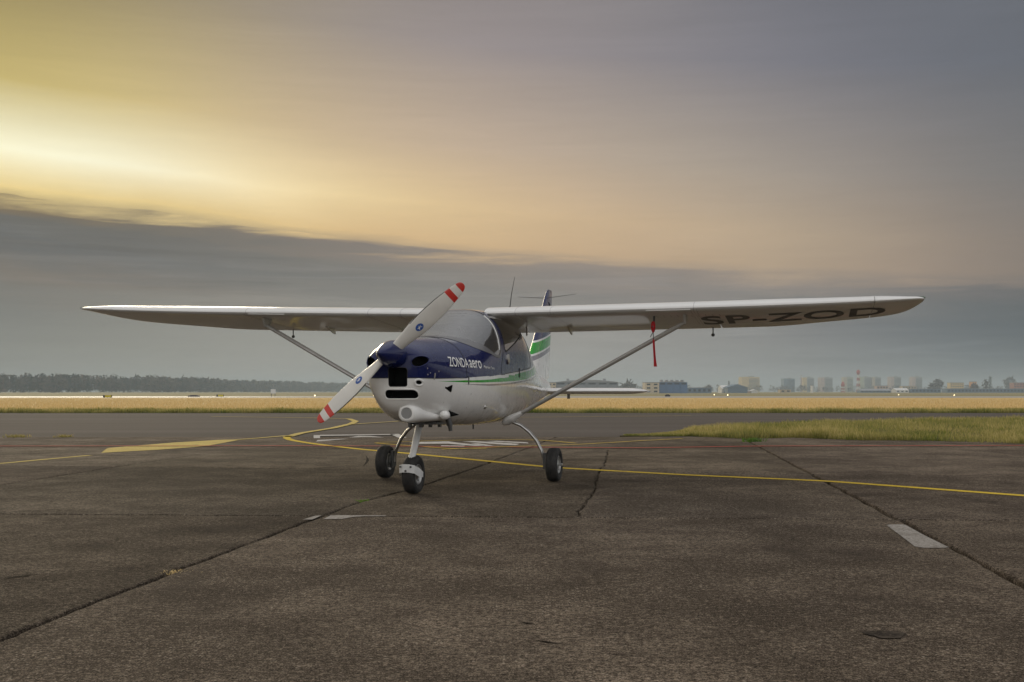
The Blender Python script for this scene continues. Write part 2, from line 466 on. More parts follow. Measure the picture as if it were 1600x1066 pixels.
def blade_mat(name, a, b, c):
    k = NT(name)
    oi = k.n('ShaderNodeAttribute'); oi.attribute_name = 'tint'
    f = oi.outputs['Fac']
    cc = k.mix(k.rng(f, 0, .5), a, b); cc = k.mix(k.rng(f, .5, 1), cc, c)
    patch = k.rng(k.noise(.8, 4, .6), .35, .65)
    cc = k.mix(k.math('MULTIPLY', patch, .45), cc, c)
    k.color(cc); k.rough(.7); k.put(k.b.inputs['Specular IOR Level'], .2)
    tl = k.n('ShaderNodeBsdfTranslucent'); k.link(cc, tl.inputs[0])
    mx = k.n('ShaderNodeMixShader'); mx.inputs[0].default_value = .4
    k.link(k.b.outputs[0], mx.inputs[1]); k.link(tl.outputs[0], mx.inputs[2]); k.link(mx.outputs[0], k.out.inputs['Surface'])
    return k.m
M['green_blade'] = blade_mat('green_grass_blades', (.075, .115, .02), (.27, .245, .06), (.52, .41, .18))
M['verge_blade'] = blade_mat('verge_grass_blades', (.065, .115, .016), (.25, .255, .05), (.56, .45, .19))
M['dry_blade'] = blade_mat('dry_grass_blades', (.52, .37, .15), (.62, .46, .21), (.70, .55, .30))
M['weed'] = blade_mat('weed_leaves', (.07, .15, .02), (.10, .20, .03), (.17, .25, .05))

def tree_mat(name, a, b):
    k = NT(name)
    at = k.n('ShaderNodeAttribute'); at.attribute_name = 'tint'
    c = k.mix(at.outputs['Fac'], a, b)
    k.color(c); k.rough(.9); k.put(k.b.inputs['Specular IOR Level'], .1)
    return k.m
M['pine'] = tree_mat('forest_foliage', (.012, .026, .012), (.135, .100, .070))
M['bare'] = tree_mat('bare_twigs', (.075, .060, .050), (.13, .11, .085))
M['bark'] = simple('bark', (.07, .055, .045), .95, var=.3)

# ------------------------------------------------------------------ ground sheets
def ground_at(u, v, z=0.0):
    """point of the level plane z seen at pixel (u, v) of the 1600 px photograph"""
    Y = (CAM_H - z) * FPX / (v - HORIZON)
    return ((u - 800) / FPX * Y, Y)

def sheet(name, x0, x1, y0, y1, z, mat, nx=1, ny=1):
    me = bpy.data.meshes.new(name)
    v = [(x0 + (x1 - x0) * i / nx, y0 + (y1 - y0) * j / ny, z) for j in range(ny + 1) for i in range(nx + 1)]
    f = [(j * (nx + 1) + i, j * (nx + 1) + i + 1, (j + 1) * (nx + 1) + i + 1, (j + 1) * (nx + 1) + i) for j in range(ny) for i in range(nx)]
    me.from_pydata(v, [], f); me.materials.append(mat)
    o = bpy.data.objects.new(name, me); col.objects.link(o)
    o['kind'] = 'structure'
    return o

sheet('ground', -5600, 5600, -400, 5600, -.10, M['ground'], 40, 40)
sheet('field', -700, 800, 49, 175, -.03, M['field'], 30, 6)
sheet('taxiway', -220, 220, 23.15, 50.2, -.012, M['taxiway'], 20, 4)
sheet('runway', -1500, 1500, 178, 223, -.02, M['runway'], 20, 2)

# apron: slabs of old concrete asphalt over a dark bed; every slab is its own piece
apron = sheet('apron', -30, 32, -14, 23.16, -.045, M['joint'])
def poly_x(pts):
    xs, ys = zip(*[(p[1], p[0]) for p in pts])
    return lambda Y: float(np.interp(Y, xs, ys)) if xs[0] <= Y <= xs[-1] else (ys[0] + (Y - xs[0]) * (ys[1] - ys[0]) / (xs[1] - xs[0]) if Y < xs[0] else ys[-1] + (Y - xs[-1]) * (ys[-1] - ys[-2]) / (xs[-1] - xs[-2]))
C0 = poly_x([(-5.2, 11.18), (-4.99, 14.07), (-4.75, 16.32), (-4.32, 18.55)])
C1 = poly_x([(-1.96, 4.21), (-1.79, 5.77), (-1.5, 8.04), (-1.32, 9.43), (-.99, 10.67), (-.44, 13.83), (.33, 18.98)])
C2 = poly_x([(2.51, 5.39), (2.66, 6.53), (2.87, 8.16), (3.32, 11.66), (4.35, 19.66)])
CRACK = poly_x([(.47, 8.2), (.53, 8.68), (.80, 10.6), (1.0, 12.75), (1.22, 14.44), (1.57, 17.93)])
lines_c = [(lambda Y, f=C0, d=-4.3 * k: f(Y) + d) for k in range(5, 0, -1)] + [C0, C1, C2] + [(lambda Y, f=C2, d=4.3 * k: f(Y) + d) for k in range(1, 6)]
gap_c = [.008] * 5 + [.010, .013, .022] + [.008] * 5
lines_r = [lambda X: -13.5, lambda X: -8.0 - .05 * X, lambda X: -2.6 - .05 * X, lambda X: 2.9 - .05 * X, lambda X: 8.32 - .055 * X, lambda X: 13.2 - .14 * X, lambda X: 18.2 - .05 * X, lambda X: 23.05]
gap_r = [.004, .004, .004, .006, .019, .014, .012, .004]

def joint_noise(line_id, s):
    a = 2.4 if line_id == 90 else 1.0
    p = Vector((s * 2.3, line_id * 7.7, 0)); q = Vector((s * 9.0, line_id * 3.1, 5))
    return a * (.018 * mnoise.noise(p) + .012 * mnoise.noise(q)) + a * .008 * mnoise.noise(Vector((s * 40, line_id, 9)))
def meet(fc, fr):
    Y = 8.0
    for _ in range(12): Y = fr(fc(Y))
    return fc(Y), Y
# each slab has weathered to its own tone (column joint, row joint)
TONE = {(5, 43): .72, (5, 42): .78, (5, 44): .80, (6, 43): 1.06, (6, 42): .98, (6, 44): .80, (90, 44): 1.0, (6, 45): .95, (90, 45): 1.02, (7, 44): .86, (7, 43): .92, (7, 42): .9, (4, 44): .85, (4, 43): .8}
def slab(cl, cr, rb, rt, ids, gaps):
    """cl, cr: x(Y) of the side joints; rb, rt: y(X) of the end joints"""
    bl, br, tr, tl = meet(cl, rb), meet(cr, rb), meet(cr, rt), meet(cl, rt)
    step = .07 if bl[1] < 14 and bl[1] > 2 and abs(bl[0]) < 9 else .25
    pts = []
    def seg(a, b, f, vert, lid, sgn, g):
        L = math.dist(a, b); n = max(2, int(L / step))
        for i in range(n):
            u = i / n
            if vert:
                Y = a[1] + (b[1] - a[1]) * u
                k = max(0.0, 1 - min(u, 1 - u) * L / .05) * .012
                w = g * (1 + .9 * mnoise.noise(Vector((Y * 1.7, lid, sgn)))) + .006 * abs(mnoise.noise(Vector((Y * 22, lid, sgn * 3)))) 
                pts.append((f(Y) + joint_noise(lid, Y) + sgn * (w + k), Y))
            else:
                X = a[0] + (b[0] - a[0]) * u
                w = g * (1 + .8 * mnoise.noise(Vector((X * 1.7, lid, sgn)))) + .004 * abs(mnoise.noise(Vector((X * 22, lid, sgn * 3))))
                pts.append((X, f(X) + .6 * joint_noise(lid, X) + sgn * w))
    seg(bl, br, rb, False, ids[2], 1, gaps[2])
    seg(br, tr, cr, True, ids[1], -1, gaps[1])
    seg(tr, tl, rt, False, ids[3], -1, gaps[3])
    seg(tl, bl, cl, True, ids[0], 1, gaps[0])
    n = len(pts); cx = sum(p[0] for p in pts) / n; cy = sum(p[1] for p in pts) / n
    v = []
    for off, z in ((.014, 0), (.004, -.005), (0, -.016), (-.002, -.06)):
        for i, p in enumerate(pts):
            a, b = pts[i - 1], pts[(i + 1) % n]
            t = Vector((b[0] - a[0], b[1] - a[1])); t.normalize()
            v.append((p[0] - t.y * off, p[1] + t.x * off, z))
    f = [tuple(range(n))]
    for r in range(3):
        f += [(r * n + i, (r + 1) * n + i, (r + 1) * n + (i + 1) % n, r * n + (i + 1) % n) for i in range(n)]
    me = bpy.data.meshes.new('concrete_slab'); me.from_pydata(v, [], f); me.materials.append(M['apron'])
    o = bpy.data.objects.new('concrete_slab', me); col.objects.link(o); o.parent = apron
    q = 1.12 * TONE.get((ids[0], ids[2]), rnd.uniform(.82, 1.05)); o.color = (q, q * (.985 + .03 * rnd.random()), q * (.97 + .05 * rnd.random()), 1)
    return o
for j in range(len(lines_r) - 1):
    for i in range(len(lines_c) - 1):
        if i == 6 and j in (4, 5):     # a long crack splits these two slabs
            slab(lines_c[i], CRACK, lines_r[j], lines_r[j + 1], (i, 90, 40 + j, 41 + j), (gap_c[i], .008, gap_r[j], gap_r[j + 1]))
            slab(CRACK, lines_c[i + 1], lines_r[j], lines_r[j + 1], (90, i + 1, 40 + j, 41 + j), (.008, gap_c[i + 1], gap_r[j], gap_r[j + 1]))
        else:
            slab(lines_c[i], lines_c[i + 1], lines_r[j], lines_r[j + 1], (i, i + 1, 40 + j, 41 + j), (gap_c[i], gap_c[i + 1], gap_r[j], gap_r[j + 1]))

# painted markings: thin sheets on the paving
MARK_Z = [.004]
def mark_poly(pts, mat, z=None, name='painted_marking', parent=None):
    me = bpy.data.meshes.new(name)
    z = MARK_Z[0] if z is None else z
    pts3 = [(p[0], p[1], z) for p in pts]
    me.from_pydata(pts3, [], [tuple(range(len(pts3)))]); me.materials.append(mat)
    bm = bmesh.new(); bm.from_mesh(me)
    for f in bm.faces:
        f.normal_update()
        if f.normal.z < 0: f.normal_flip()
    bm.to_mesh(me); bm.free()
    o = bpy.data.objects.new(name, me); col.objects.link(o); o.parent = parent or apron
    return o
def mark_line(pts, width, mat, z=None, name='painted_line', parent=None):
    """a painted line of even width along ground points, edges slightly uneven"""
    z = MARK_Z[0] if z is None else z
    d = []
    for a, b in zip(pts[:-1], pts[1:]):
        n = max(1, int(math.dist(a, b) / .10))
        d += [(a[0] + (b[0] - a[0]) * i / n, a[1] + (b[1] - a[1]) * i / n) for i in range(n)]
    d.append(pts[-1])
    for _ in range(6):
        d = [d[0]] + [((a[0] + 2 * b[0] + c[0]) / 4, (a[1] + 2 * b[1] + c[1]) / 4) for a, b, c in zip(d[:-2], d[1:-1], d[2:])] + [d[-1]]
    v = []; f = []
    for i, p in enumerate(d):
        a, b = d[max(i - 1, 0)], d[min(i + 1, len(d) - 1)]
        t = Vector((b[0] - a[0], b[1] - a[1])).normalized()
        w = (width(i / (len(d) - 1)) if callable(width) else width) / 2
        for s in (-1, 1):
            e = w * (1 + .12 * mnoise.noise(Vector((p[0] * 5, p[1] * 5, s * 4))) + .10 * mnoise.noise(Vector((p[0] * 19, p[1] * 19, s * 4))))
            v.append((p[0] - t.y * e * s, p[1] + t.x * e * s, z))
    for i in range(len(d) - 1):
        f.append((2 * i, 2 * i + 2, 2 * i + 3, 2 * i + 1))
    me = bpy.data.meshes.new(name); me.from_pydata(v, [], f); me.materials.append(mat)
    bm = bmesh.new(); bm.from_mesh(me)
    for fc in bm.faces:
        fc.normal_update()
        if fc.normal.z < 0: fc.normal_flip()
    bm.to_mesh(me); bm.free()
    o = bpy.data.objects.new(name, me); col.objects.link(o); o.parent = parent or apron
    return o
G = lambda *uv: [ground_at(*p) for p in uv]
def lift(pts): return pts
taxi = bpy.data.objects['taxiway']
mark_line(G((452, 681.5), (447, 684.5), (455, 688), (475, 691.5), (500, 695), (560, 702), (640, 709), (865, 731), (1080, 743), (1290, 752), (1600, 775)) + [(6.3, 8.2)], .15, M['yellow'], .004)
mark_line(G((448, 683), (470, 677), (520, 669), (548, 662.5), (556, 658.5), (545, 654.5), (480, 653), (330, 651)), .2, M['pale_yellow'], .004, parent=taxi)
mark_line(G((545, 663.5), (640, 657.5), (800, 652.5), (1080, 650)), .15, M['pale_yellow'], .008, parent=taxi)
mark_poly(G((158, 708), (168, 700.5), (270, 692), (345, 687.6), (378, 687), (322, 697.5), (250, 703)), M['pale_yellow'], .004)
mark_line(G((372, 687.5), (400, 685.5), (450, 681)), .14, M['pale_yellow'], .008)
mark_line([(-9.6, 11.2)] + G((0, 725), (50, 720), (140, 712)), .12, M['pale_yellow'], .004)
mark_line([(-17, 18.9)] + G((0, 698), (440, 697.5), (600, 698), (1000, 701), (1180, 698), (1600, 697)) + [(17, 19.4)], .12, M['redline'], .012)
mark_line(G((587, 693), (640, 697), (700, 701.5), (760, 702)), .08, M['yellow'], .008)
mark_line(G((585, 692.5), (700, 689), (800, 687.5), (850, 689), (900, 693.5)), .07, M['yellow'], .012)
mark_line(G((690, 703.5), (800, 699), (900, 696), (1000, 690), (1066, 686.5)), .07, M['yellow'], .016)
# stretched white letters and frame painted on the apron by its edge
for pts in ([(490, 685), (490, 680.3), (500, 680.3), (500, 685)], [(500, 681.6), (500, 679.9), (612, 678.6), (619, 679.6)],
            [(609, 678.6), (623, 678.4), (636, 684.4), (624, 684.9)], [(545, 684), (560, 681.5), (580, 681.6), (600, 684), (575, 683.2)],
            [(494, 690.5), (496, 688), (530, 686.3), (545, 686)]):
    mark_poly(G(*pts), M['white_mark'], .004, 'painted_letter')
for pts in ([(640, 691.3), (700, 690), (716, 692.3), (760, 697), (742, 697.3), (700, 693.6), (650, 694)],
            [(688, 698), (690, 696.4), (727, 696.8), (724, 698.6)],
            [(722, 690.3), (742, 689.6), (812, 694), (806, 696), (790, 695.4)],
            [(758, 689.8), (776, 689.2), (824, 691.6), (826, 693.4), (806, 692.4)],
            [(735, 693.5), (748, 693.2), (772, 697), (758, 697.4)]):
    mark_poly(G(*pts), M['white_mark'], .004, 'painted_letter')
# remains of a painted square: filler patches beside the joints
mark_poly([(-1.545, 8.13), (-1.50, 8.37), (-1.475, 8.40), (-1.455, 8.40), (-1.475, 8.13)], M['patch'], .004, 'filler_patch')
mark_poly([(-1.40, 8.16), (-1.385, 8.41), (-1.2, 8.415), (-.96, 8.41), (-.955, 8.35), (-1.12, 8.345), (-1.2, 8.30), (-1.26, 8.17)], M['patch'], .004, 'filler_patch')
mark_poly([(2.655, 7.80), (2.70, 7.83), (2.775, 7.83), (2.79, 7.80), (2.71, 7.2), (2.655, 6.68), (2.60, 6.65), (2.49, 6.66), (2.46, 6.72), (2.475, 6.80)], M['patch'], .004, 'filler_patch')
# oval pothole patch of dark tar near the camera
mark_poly([(1.455 + .072 * math.cos(a) * (1 + .22 * math.sin(3 * a)) + .012 * mnoise.noise(Vector((a * 3, 1, 4))), 4.285 + .080 * math.sin(a) * (1 + .2 * math.cos(2 * a)) + .016 * mnoise.noise(Vector((a * 4, 2, 4)))) for a in np.linspace(0, 2 * math.pi, 56, endpoint=False)], M['tar'], .004, 'tar_spot')
def crack_line(pts, w):
    mark_line(pts, lambda u: w * (1.05 - abs(2 * u - 1)), M['joint'], .003, 'crack')
crack_line(G((572, 712), (575, 720), (567, 730)), .035)
crack_line(G((0, 905), (25, 903), (60, 898)), .03)
crack_line(G((430, 728), (520, 727), (585, 729)), .02)
crack_line(G((1290, 731), (1360, 732), (1430, 731)), .03)
crack_line(G((1240, 712), (1275, 711.5)), .03)
crack_line(G((830, 1000), (850, 1006), (880, 1008)), .015)
crack_line(G((812, 973), (822, 977), (835, 976)), .02)
crack_line(G((158, 776), (185, 777)), .03)
crack_line(G((425, 867), (465, 868)), .015)

# ------------------------------------------------------------------ grass
def blades(name, pts, hmin, hmax, width, mat, lean=.35, seed=1, label=None):
    r = np.random.default_rng(seed); pts = np.asarray(pts, float); n = len(pts)
    h = r.uniform(hmin, hmax, n) * pts[:, 3] if pts.shape[1] > 3 else r.uniform(hmin, hmax, n)
    a = r.uniform(0, 2 * np.pi, n); la = r.uniform(0, 2 * np.pi, n); ln = r.uniform(0, lean, n) * h
    w = width * r.uniform(.6, 1.3, n)
    base = pts[:, :3]
    d = np.stack([np.cos(a) * w / 2, np.sin(a) * w / 2, np.zeros(n)], 1)
    l = np.stack([np.cos(la) * ln, np.sin(la) * ln, np.zeros(n)], 1)
    up = np.stack([np.zeros(n), np.zeros(n), h], 1)
    v = np.empty((n, 5, 3)); v[:, 0] = base - d; v[:, 1] = base + d
    v[:, 2] = base + d * .7 + l * .4 + up * .55; v[:, 3] = base - d * .7 + l * .4 + up * .55; v[:, 4] = base + l + up * .95
    b = np.arange(n)[:, None] * 5
    tri = np.concatenate([b + [0, 1, 2], b + [0, 2, 3], b + [3, 2, 4]], 1).reshape(-1)
    o = np_mesh(name, v.reshape(-1, 3), tri, 3, mat)
    cl_ = np.array([mnoise.noise(Vector((p[0] * .55, p[1] * .8, seed))) for p in pts]) if n < 100000 else 0
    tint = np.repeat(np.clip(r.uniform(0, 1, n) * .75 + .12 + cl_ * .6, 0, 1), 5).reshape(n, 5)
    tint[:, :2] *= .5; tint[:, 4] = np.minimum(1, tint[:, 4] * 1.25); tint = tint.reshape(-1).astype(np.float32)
    at = o.data.attributes.new('tint', 'FLOAT', 'POINT'); at.data.foreach_set('value', tint)
    return o

# the verge: a raised wedge of turf between apron and taxiway, widening to the right
edge_near = [(2.3, 23.25), (3.85, 23.5), (4.68, 21.95), (5.8, 22.6), (6.78, 21.3), (7.89, 21.2), (9.26, 20.0), (14, 19.0), (24, 17.8), (40, 17)]
edge_far = [(2.3, 23.5), (3.85, 25.4), (4.43, 27.2), (6.81, 30.6), (9.89, 33.8), (14.03, 36.8), (18.09, 38.6), (26, 40), (40, 41)]
nx_, fx_ = list(zip(*edge_near)), list(zip(*edge_far))
def verge_y(x): return np.interp(x, nx_[0], nx_[1]), np.interp(x, fx_[0], fx_[1])
vv = []; vf = []
xs = np.linspace(2.3, 40, 120); NV = 10
def verge_z(x, s):
    return .012 + .05 * math.sin(math.pi * min(1, max(0, s))) * min(1, max(0, (x - 3.2)) / 2) + .02 * mnoise.noise(Vector((x * 1.3, s * 6, 0)))*math.sin(math.pi*s)
for x in xs:
    a, b = verge_y(x)
    a += .10 * mnoise.noise(Vector((x * 1.5, 0, 3)))+ .05 * mnoise.noise(Vector((x * 5, 0, 3)))
    for k in range(NV + 1):
        s = k / NV
        vv.append((x, a + (b - a) * s, verge_z(x, s) if 0 < k < NV else -.05))
for i in range(len(xs) - 1):
    for k in range(NV):
        p = i * (NV + 1) + k
        vf.append((p, p + NV + 1, p + NV + 2, p + 1))
me = bpy.data.meshes.new('verge'); me.from_pydata(vv, [], vf); me.materials.append(M['turf'])
vo = bpy.data.objects.new('verge', me); col.objects.link(vo); vo['kind'] = 'structure'
pts = []
while len(pts) < 90000:
    x = 2.4 + (rnd.random() ** 1.0) * 22.5
    a, b = verge_y(x); s = rnd.random() ** 1.35
    y = a + .08 + (b - a - .1) * s
    cl = mnoise.noise(Vector((x * .9, y * .9, 1))) + .5 * mnoise.noise(Vector((x * 3, y * 3, 2)))
    if rnd.random() > .75 + .7 * cl: continue
    hs = min(1, .22 + max(0, x - 3.4) / 1.2) * (.75 + .55 * cl) * (1.25 if 4.6 < x < 7.0 and s < .35 else .85)
    pts.append((x, y, verge_z(x, s) - .02, max(.25, hs)))
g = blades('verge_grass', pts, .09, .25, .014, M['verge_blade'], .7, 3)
tag(g, 'rough green and straw coloured grass growing on the verge beside the apron', 'grass', kind='stuff')
# green fringe where the dry field meets the taxiway, and straw in the field itself
pts = []
for i in range(80000):
    x = rnd.uniform(-34, 34)
    y = 49.5 + abs(rnd.gauss(0, 1)) * 1.4 + .25 * mnoise.noise(Vector((x * .5, 0, 0)))
    pts.append((x, y, -.03, 1 + .5 * mnoise.noise(Vector((x * .8, y, 0)))))
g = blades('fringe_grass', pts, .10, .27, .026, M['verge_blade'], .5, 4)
tag(g, 'low green fringe of grass along the far edge of the taxiway', 'grass', kind='stuff')
pts = []
for i in range(110000):
    y = 50.5 + (rnd.random() ** 1.6) * 95
    x = rnd.uniform(-.52, .52) * y
    pts.append((x, y, -.03, 1 + .5 * mnoise.noise(Vector((x * .15, y * .3, 0)))))
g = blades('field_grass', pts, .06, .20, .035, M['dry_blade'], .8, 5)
tag(g, 'dry straw coloured grass covering the airfield beyond the taxiway', 'grass', kind='stuff')

def plant(name, x, y, n, rad, h, mat, label, cat='weed', lw=.012, group=None):
    r = np.random.default_rng(int(abs(x * 100) + y * 10))
    p = np.stack([x + r.normal(0, rad, n), y + r.normal(0, rad, n), np.full(n, -.01), np.ones(n)], 1)
    o = blades(name, p, h * .4, h, lw, mat, 1.6, int(abs(x * 77)))
    tag(o, label, cat, group)
    return o
plant('weed_tuft', -1.29, 9.55, 45, .022, .032, M['weed'], 'small bright green weed growing in the joint just left of the nose wheel', 'weed', .02)
plant('straw_tuft', -1.78, 5.80, 110, .04, .020, M['dry_blade'], 'flattened tuft of dry straw lying in the long joint in the left foreground', 'dry grass', .006)
plant('weed_tuft', 4.58, 20.9, 160, .10, .11, M['weed'], 'bright green weed at the verge corner where the right joint ends', 'weed', .02)
plant('weed_tuft', -10.3, 22.9, 120, .12, .10, M['green_blade'], 'leftmost low tuft of weed on the apron edge', 'weed', .02)
plant('weed_tuft', -9.35, 22.95, 90, .08, .09, M['green_blade'], 'second low tuft of weed from the left on the apron edge', 'weed', .02)

exec_aircraft = True
# ------------------------------------------------------------------ the aircraft
AX, AY, YAW = -1.1374, 9.4247, .2652
plane = empty('light_aircraft', (AX, AY, 0), (0, 0, math.pi / 2 - YAW))
tag(plane, 'white and dark blue high wing propeller aeroplane parked on the cracked apron', 'airplane')
ROLL = -.0095
# aircraft coordinates: x back from the spinner tip, y towards the aeroplane's own left, z up
def A(x, y, z): return (x, -y, z)
def AW(x, y, z): return (x, -y, z + ROLL * y)

# fuselage sections
XS = [.325, .335, .36, .40, .46, .60, .80, 1.0, 1.25, 1.60, 1.95, 2.4, 2.9, 3.4, 3.8, 4.3, 5.0, 5.6, 6.15]
ZB = pchip(XS, [1.16, .92, .845, .795, .755, .705, .662, .645, .628, .612, .602, .598, .600, .615, .640, .685, .765, .835, .90])
ZT = pchip(XS, [1.24, 1.285, 1.33, 1.365, 1.392, 1.425, 1.448, 1.464, 1.482, 1.655, 1.795, 1.815, 1.80, 1.70, 1.56, 1.40, 1.25, 1.17, 1.10])
HW = pchip(XS, [.04, .175, .24, .278, .305, .345, .40, .445, .49, .53, .55, .55, .545, .50, .44, .36, .235, .155, .07])
ZW = pchip(XS, [1.20, 1.20, 1.20, 1.195, 1.185, 1.16, 1.12, 1.09, 1.08, 1.10, 1.12, 1.12, 1.12, 1.10, 1.07, 1.03, .99, .985, .99])
NT_ = pchip(XS, [2.1, 2.1, 2.1, 2.1, 2.15, 2.2, 2.3, 2.4, 2.5, 2.7, 3.0, 3.2, 3.0, 2.6, 2.3, 2.1, 2, 2, 2])
NB_ = pchip(XS, [2.05, 2.05, 2.05, 2.05, 2.05, 2.15, 2.35, 2.6, 2.85, 3.1, 3.2, 3.2, 3.1, 2.8, 2.5, 2.3, 2.1, 2, 2])
def skin(x, th):
    zb, zt, hw, zw = ZB(x), ZT(x), HW(x), ZW(x)
    c, s = math.cos(th), math.sin(th)
    n = NT_(x) if s >= 0 else NB_(x)
    y = hw * math.copysign(abs(c) ** (2 / n), c)
    z = zw + ((zt - zw) if s >= 0 else (zw - zb)) * math.copysign(abs(s) ** (2 / n), s)
    return (x, y, z)
def skin_y(x, z):
    """half width of the skin at station x and height z"""
    zb, zt, hw, zw = ZB(x), ZT(x), HW(x), ZW(x)
    if z >= zw: q = min(1, (z - zw) / (zt - zw)); n = NT_(x)
    else: q = min(1, (zw - z) / (zw - zb)); n = NB_(x)
    return hw * max(0.0, 1 - q ** n) ** (1 / n)

class Skin:
    def __init__(s): s.par = []; s.pos = []; s.polys = []; s.cache = None
    def vert(s, x, th):
        s.par.append((x, th)); s.pos.append(skin(x, th)); return len(s.par) - 1
    def canon(s):
        seen = {}; return [seen.setdefault((round(p[0], 5), round(p[1], 5), round(p[2], 5)), i) for i, p in enumerate(s.pos)]
    def cut(s, f):
        val = {}
        def F(i):
            if i not in val:
                q = f(*s.pos[i]); val[i] = q if abs(q) > 1e-7 else 1e-7
            return val[i]
        edges = {}
        def mid(i, j):
            k = (min(i, j), max(i, j))
            if k not in edges:
                a, b = F(k[0]), F(k[1]); u = a / (a - b)
                (x0, t0), (x1, t1) = s.par[k[0]], s.par[k[1]]
                edges[k] = s.vert(x0 + (x1 - x0) * u, t0 + (t1 - t0) * u)
            return edges[k]
        out = []
        for p in s.polys:
            sg = [F(i) > 0 for i in p]
            if all(sg) or not any(sg): out.append(p); continue
            pa, pb = [], []
            for i in range(len(p)):
                a, b = p[i], p[(i + 1) % len(p)]
                (pa if F(a) > 0 else pb).append(a)
                if (F(a) > 0) != (F(b) > 0):
                    m = mid(a, b); pa.append(m); pb.append(m)
            for q in (pa, pb):
                if len(q) >= 3: out.append(q)
        s.polys = out
    def centre(s, p):
        n = len(p); return tuple(sum(s.pos[i][k] for i in p) / n for k in range(3))

sk = Skin()
xst = list(np.arange(.325, .340, .0008)) + list(np.arange(.340, .40, .004)) + [.40] + list(np.arange(.41, .6, .01)) + list(np.arange(.6, 1.1, .02)) + list(np.arange(1.1, 3.4, .035)) + list(np.arange(3.4, 6.15, .07)) + [6.15]
NTH = 160
grid = []
for x in xst:
    grid.append([sk.vert(x, -math.pi / 2 + (k / NTH) * 2 * math.pi) for k in range(NTH + 1)])   # seam under the belly
for a, b in zip(grid[:-1], grid[1:]):
    for k in range(NTH):
        sk.polys.append([a[k], b[k], b[k + 1], a[k + 1]])

# lines of the paint scheme
LB = pchip([.3, .5, 1.1, 2, 3, 3.5, 4.2, 4.8, 5.25, 6.6], [1.07, 1.068, 1.082, 1.122, 1.19, 1.244, 1.37, 1.53, 1.60, 1.80])
LGT = pchip([.3, .6, 1.1, 2, 3, 3.5, 4.2, 4.8, 5.25, 6.6], [1.036, 1.042, 1.058, 1.099, 1.17, 1.226, 1.35, 1.505, 1.575, 1.775])
LGB = pchip([.3, .6, 1.1, 2, 3, 3.5, 4.2, 4.8, 5.25, 6.6], [1.046, 1.041, 1.036, 1.050, 1.10, 1.133, 1.24, 1.38, 1.44, 1.64])
GREY_T = lambda x: LGB(x) - .016
GREY_B = lambda x: LGB(x) - .016 - min(.018, max(0, (x - .95) * .03)) - max(0, x - 3.5) * .02
WSB = pchip([1.0, 1.2, 1.25, 1.44, 1.60, 1.75, 1.9, 2.1], [1.60, 1.515, 1.487, 1.405, 1.355, 1.322, 1.305, 1.30])
def smax(a, b, k=.04):
    h = max(k - abs(a - b), 0) / k
    return max(a, b) + h * h * k * .25
def f_ws(x, y, z):       # windscreen: negative inside
    return smax(smax(WSB(x) - z, x - (1.90 + .05 * (z - 1.35) / .4), .10), z - 1.9)
def RIM(x, z): return .024 * min(1, max(0, (1.75 - x) / .2))
def FRAME(x, z): return .026 + .034 * min(1, max(0, (1.62 - x) / .25))
def f_win(x, y, z):      # door window, wedge shaped
    if abs(y) < .2: return 1
    low = 1.36 + (x - 2.08) * .27
    return smax(smax(low - z, (2.075 + .03 * (1.35 - z)) - x, .05), smax(z - 1.735, x - 3.15, .05), .05)
def f_rear(x, y, z):     # small rear quarter window
    if abs(y) < .15: return 1
    return smax(smax(1.50 - z, 3.30 - x, .04), smax(z - 1.66 + (x - 3.3) * .35, x - 3.62, .04), .04)
def f_door(x, y, z):
    if abs(y) < .2: return 1
    return smax(smax(LB(x) + .012 - z, (1.865 + (z - 1.12) * .55) - x if z < 1.5 else 2.02 - x, .06), smax(z - 1.765, x - 3.22, .05), .05)
def ell(yc, zc, a, b, rot=0):
    ca, sa = math.cos(rot), math.sin(rot)
    def f(x, y, z):
        if x > .62: return 1
        u, v = y - yc, z - zc
        return math.hypot((u * ca + v * sa) / a, (-u * sa + v * ca) / b) - 1
    return f
def rrect(y0, y1, z0, z1, r, xm=.6):
    def f(x, y, z):
        if x > xm: return 1
        u = abs(y - (y0 + y1) / 2) - (y1 - y0) / 2 + r; v = abs(z - (z0 + z1) / 2) - (z1 - z0) / 2 + r
        return math.hypot(max(u, 0), max(v, 0)) + min(max(u, v), 0) - r
    return f
f_in_l = ell(.230, 1.216, .066, .047, .32)
f_in_r = ell(-.230, 1.216, .066, .047, -.32)
f_rec = rrect(-.047, .130, .992, 1.16, .022)
f_slot = rrect(-.085, .212, .882, .970, .040)
f_hole = ell(.224, 1.030, .030, .028)
def f_tri(x, y, z):     # triangular louvre on the left cowl side
    if y < .2 or x < .5 or x > .95: return 1
    return max((x - .805), -(x - .70) * .42 - (z - .980), (z - .980) - (x - .70) * .34)
cuts = [lambda x, y, z: f_ws(x, y, z) + RIM(x, z), lambda x, y, z: f_ws(x, y, z) - FRAME(x, z), f_win, lambda x, y, z: f_win(x, y, z) - .014, f_rear, f_door, f_in_l, f_in_r, f_rec, f_slot, f_hole, f_tri,
        lambda x, y, z: z - LB(x), lambda x, y, z: z - LGT(x), lambda x, y, z: z - LGB(x), lambda x, y, z: z - GREY_T(x), lambda x, y, z: z - GREY_B(x),
        lambda x, y, z: x - 1.05]
for f in cuts: sk.cut(f)
CAN = sk.canon()
def _clean(p):
    q = []
    for i in p:
        if not q or q[-1] != i: q.append(i)
    if len(q) > 1 and q[0] == q[-1]: q.pop()
    return q
sk.polys = [q for q in (_clean([CAN[i] for i in p]) for p in sk.polys) if len(q) >= 3]

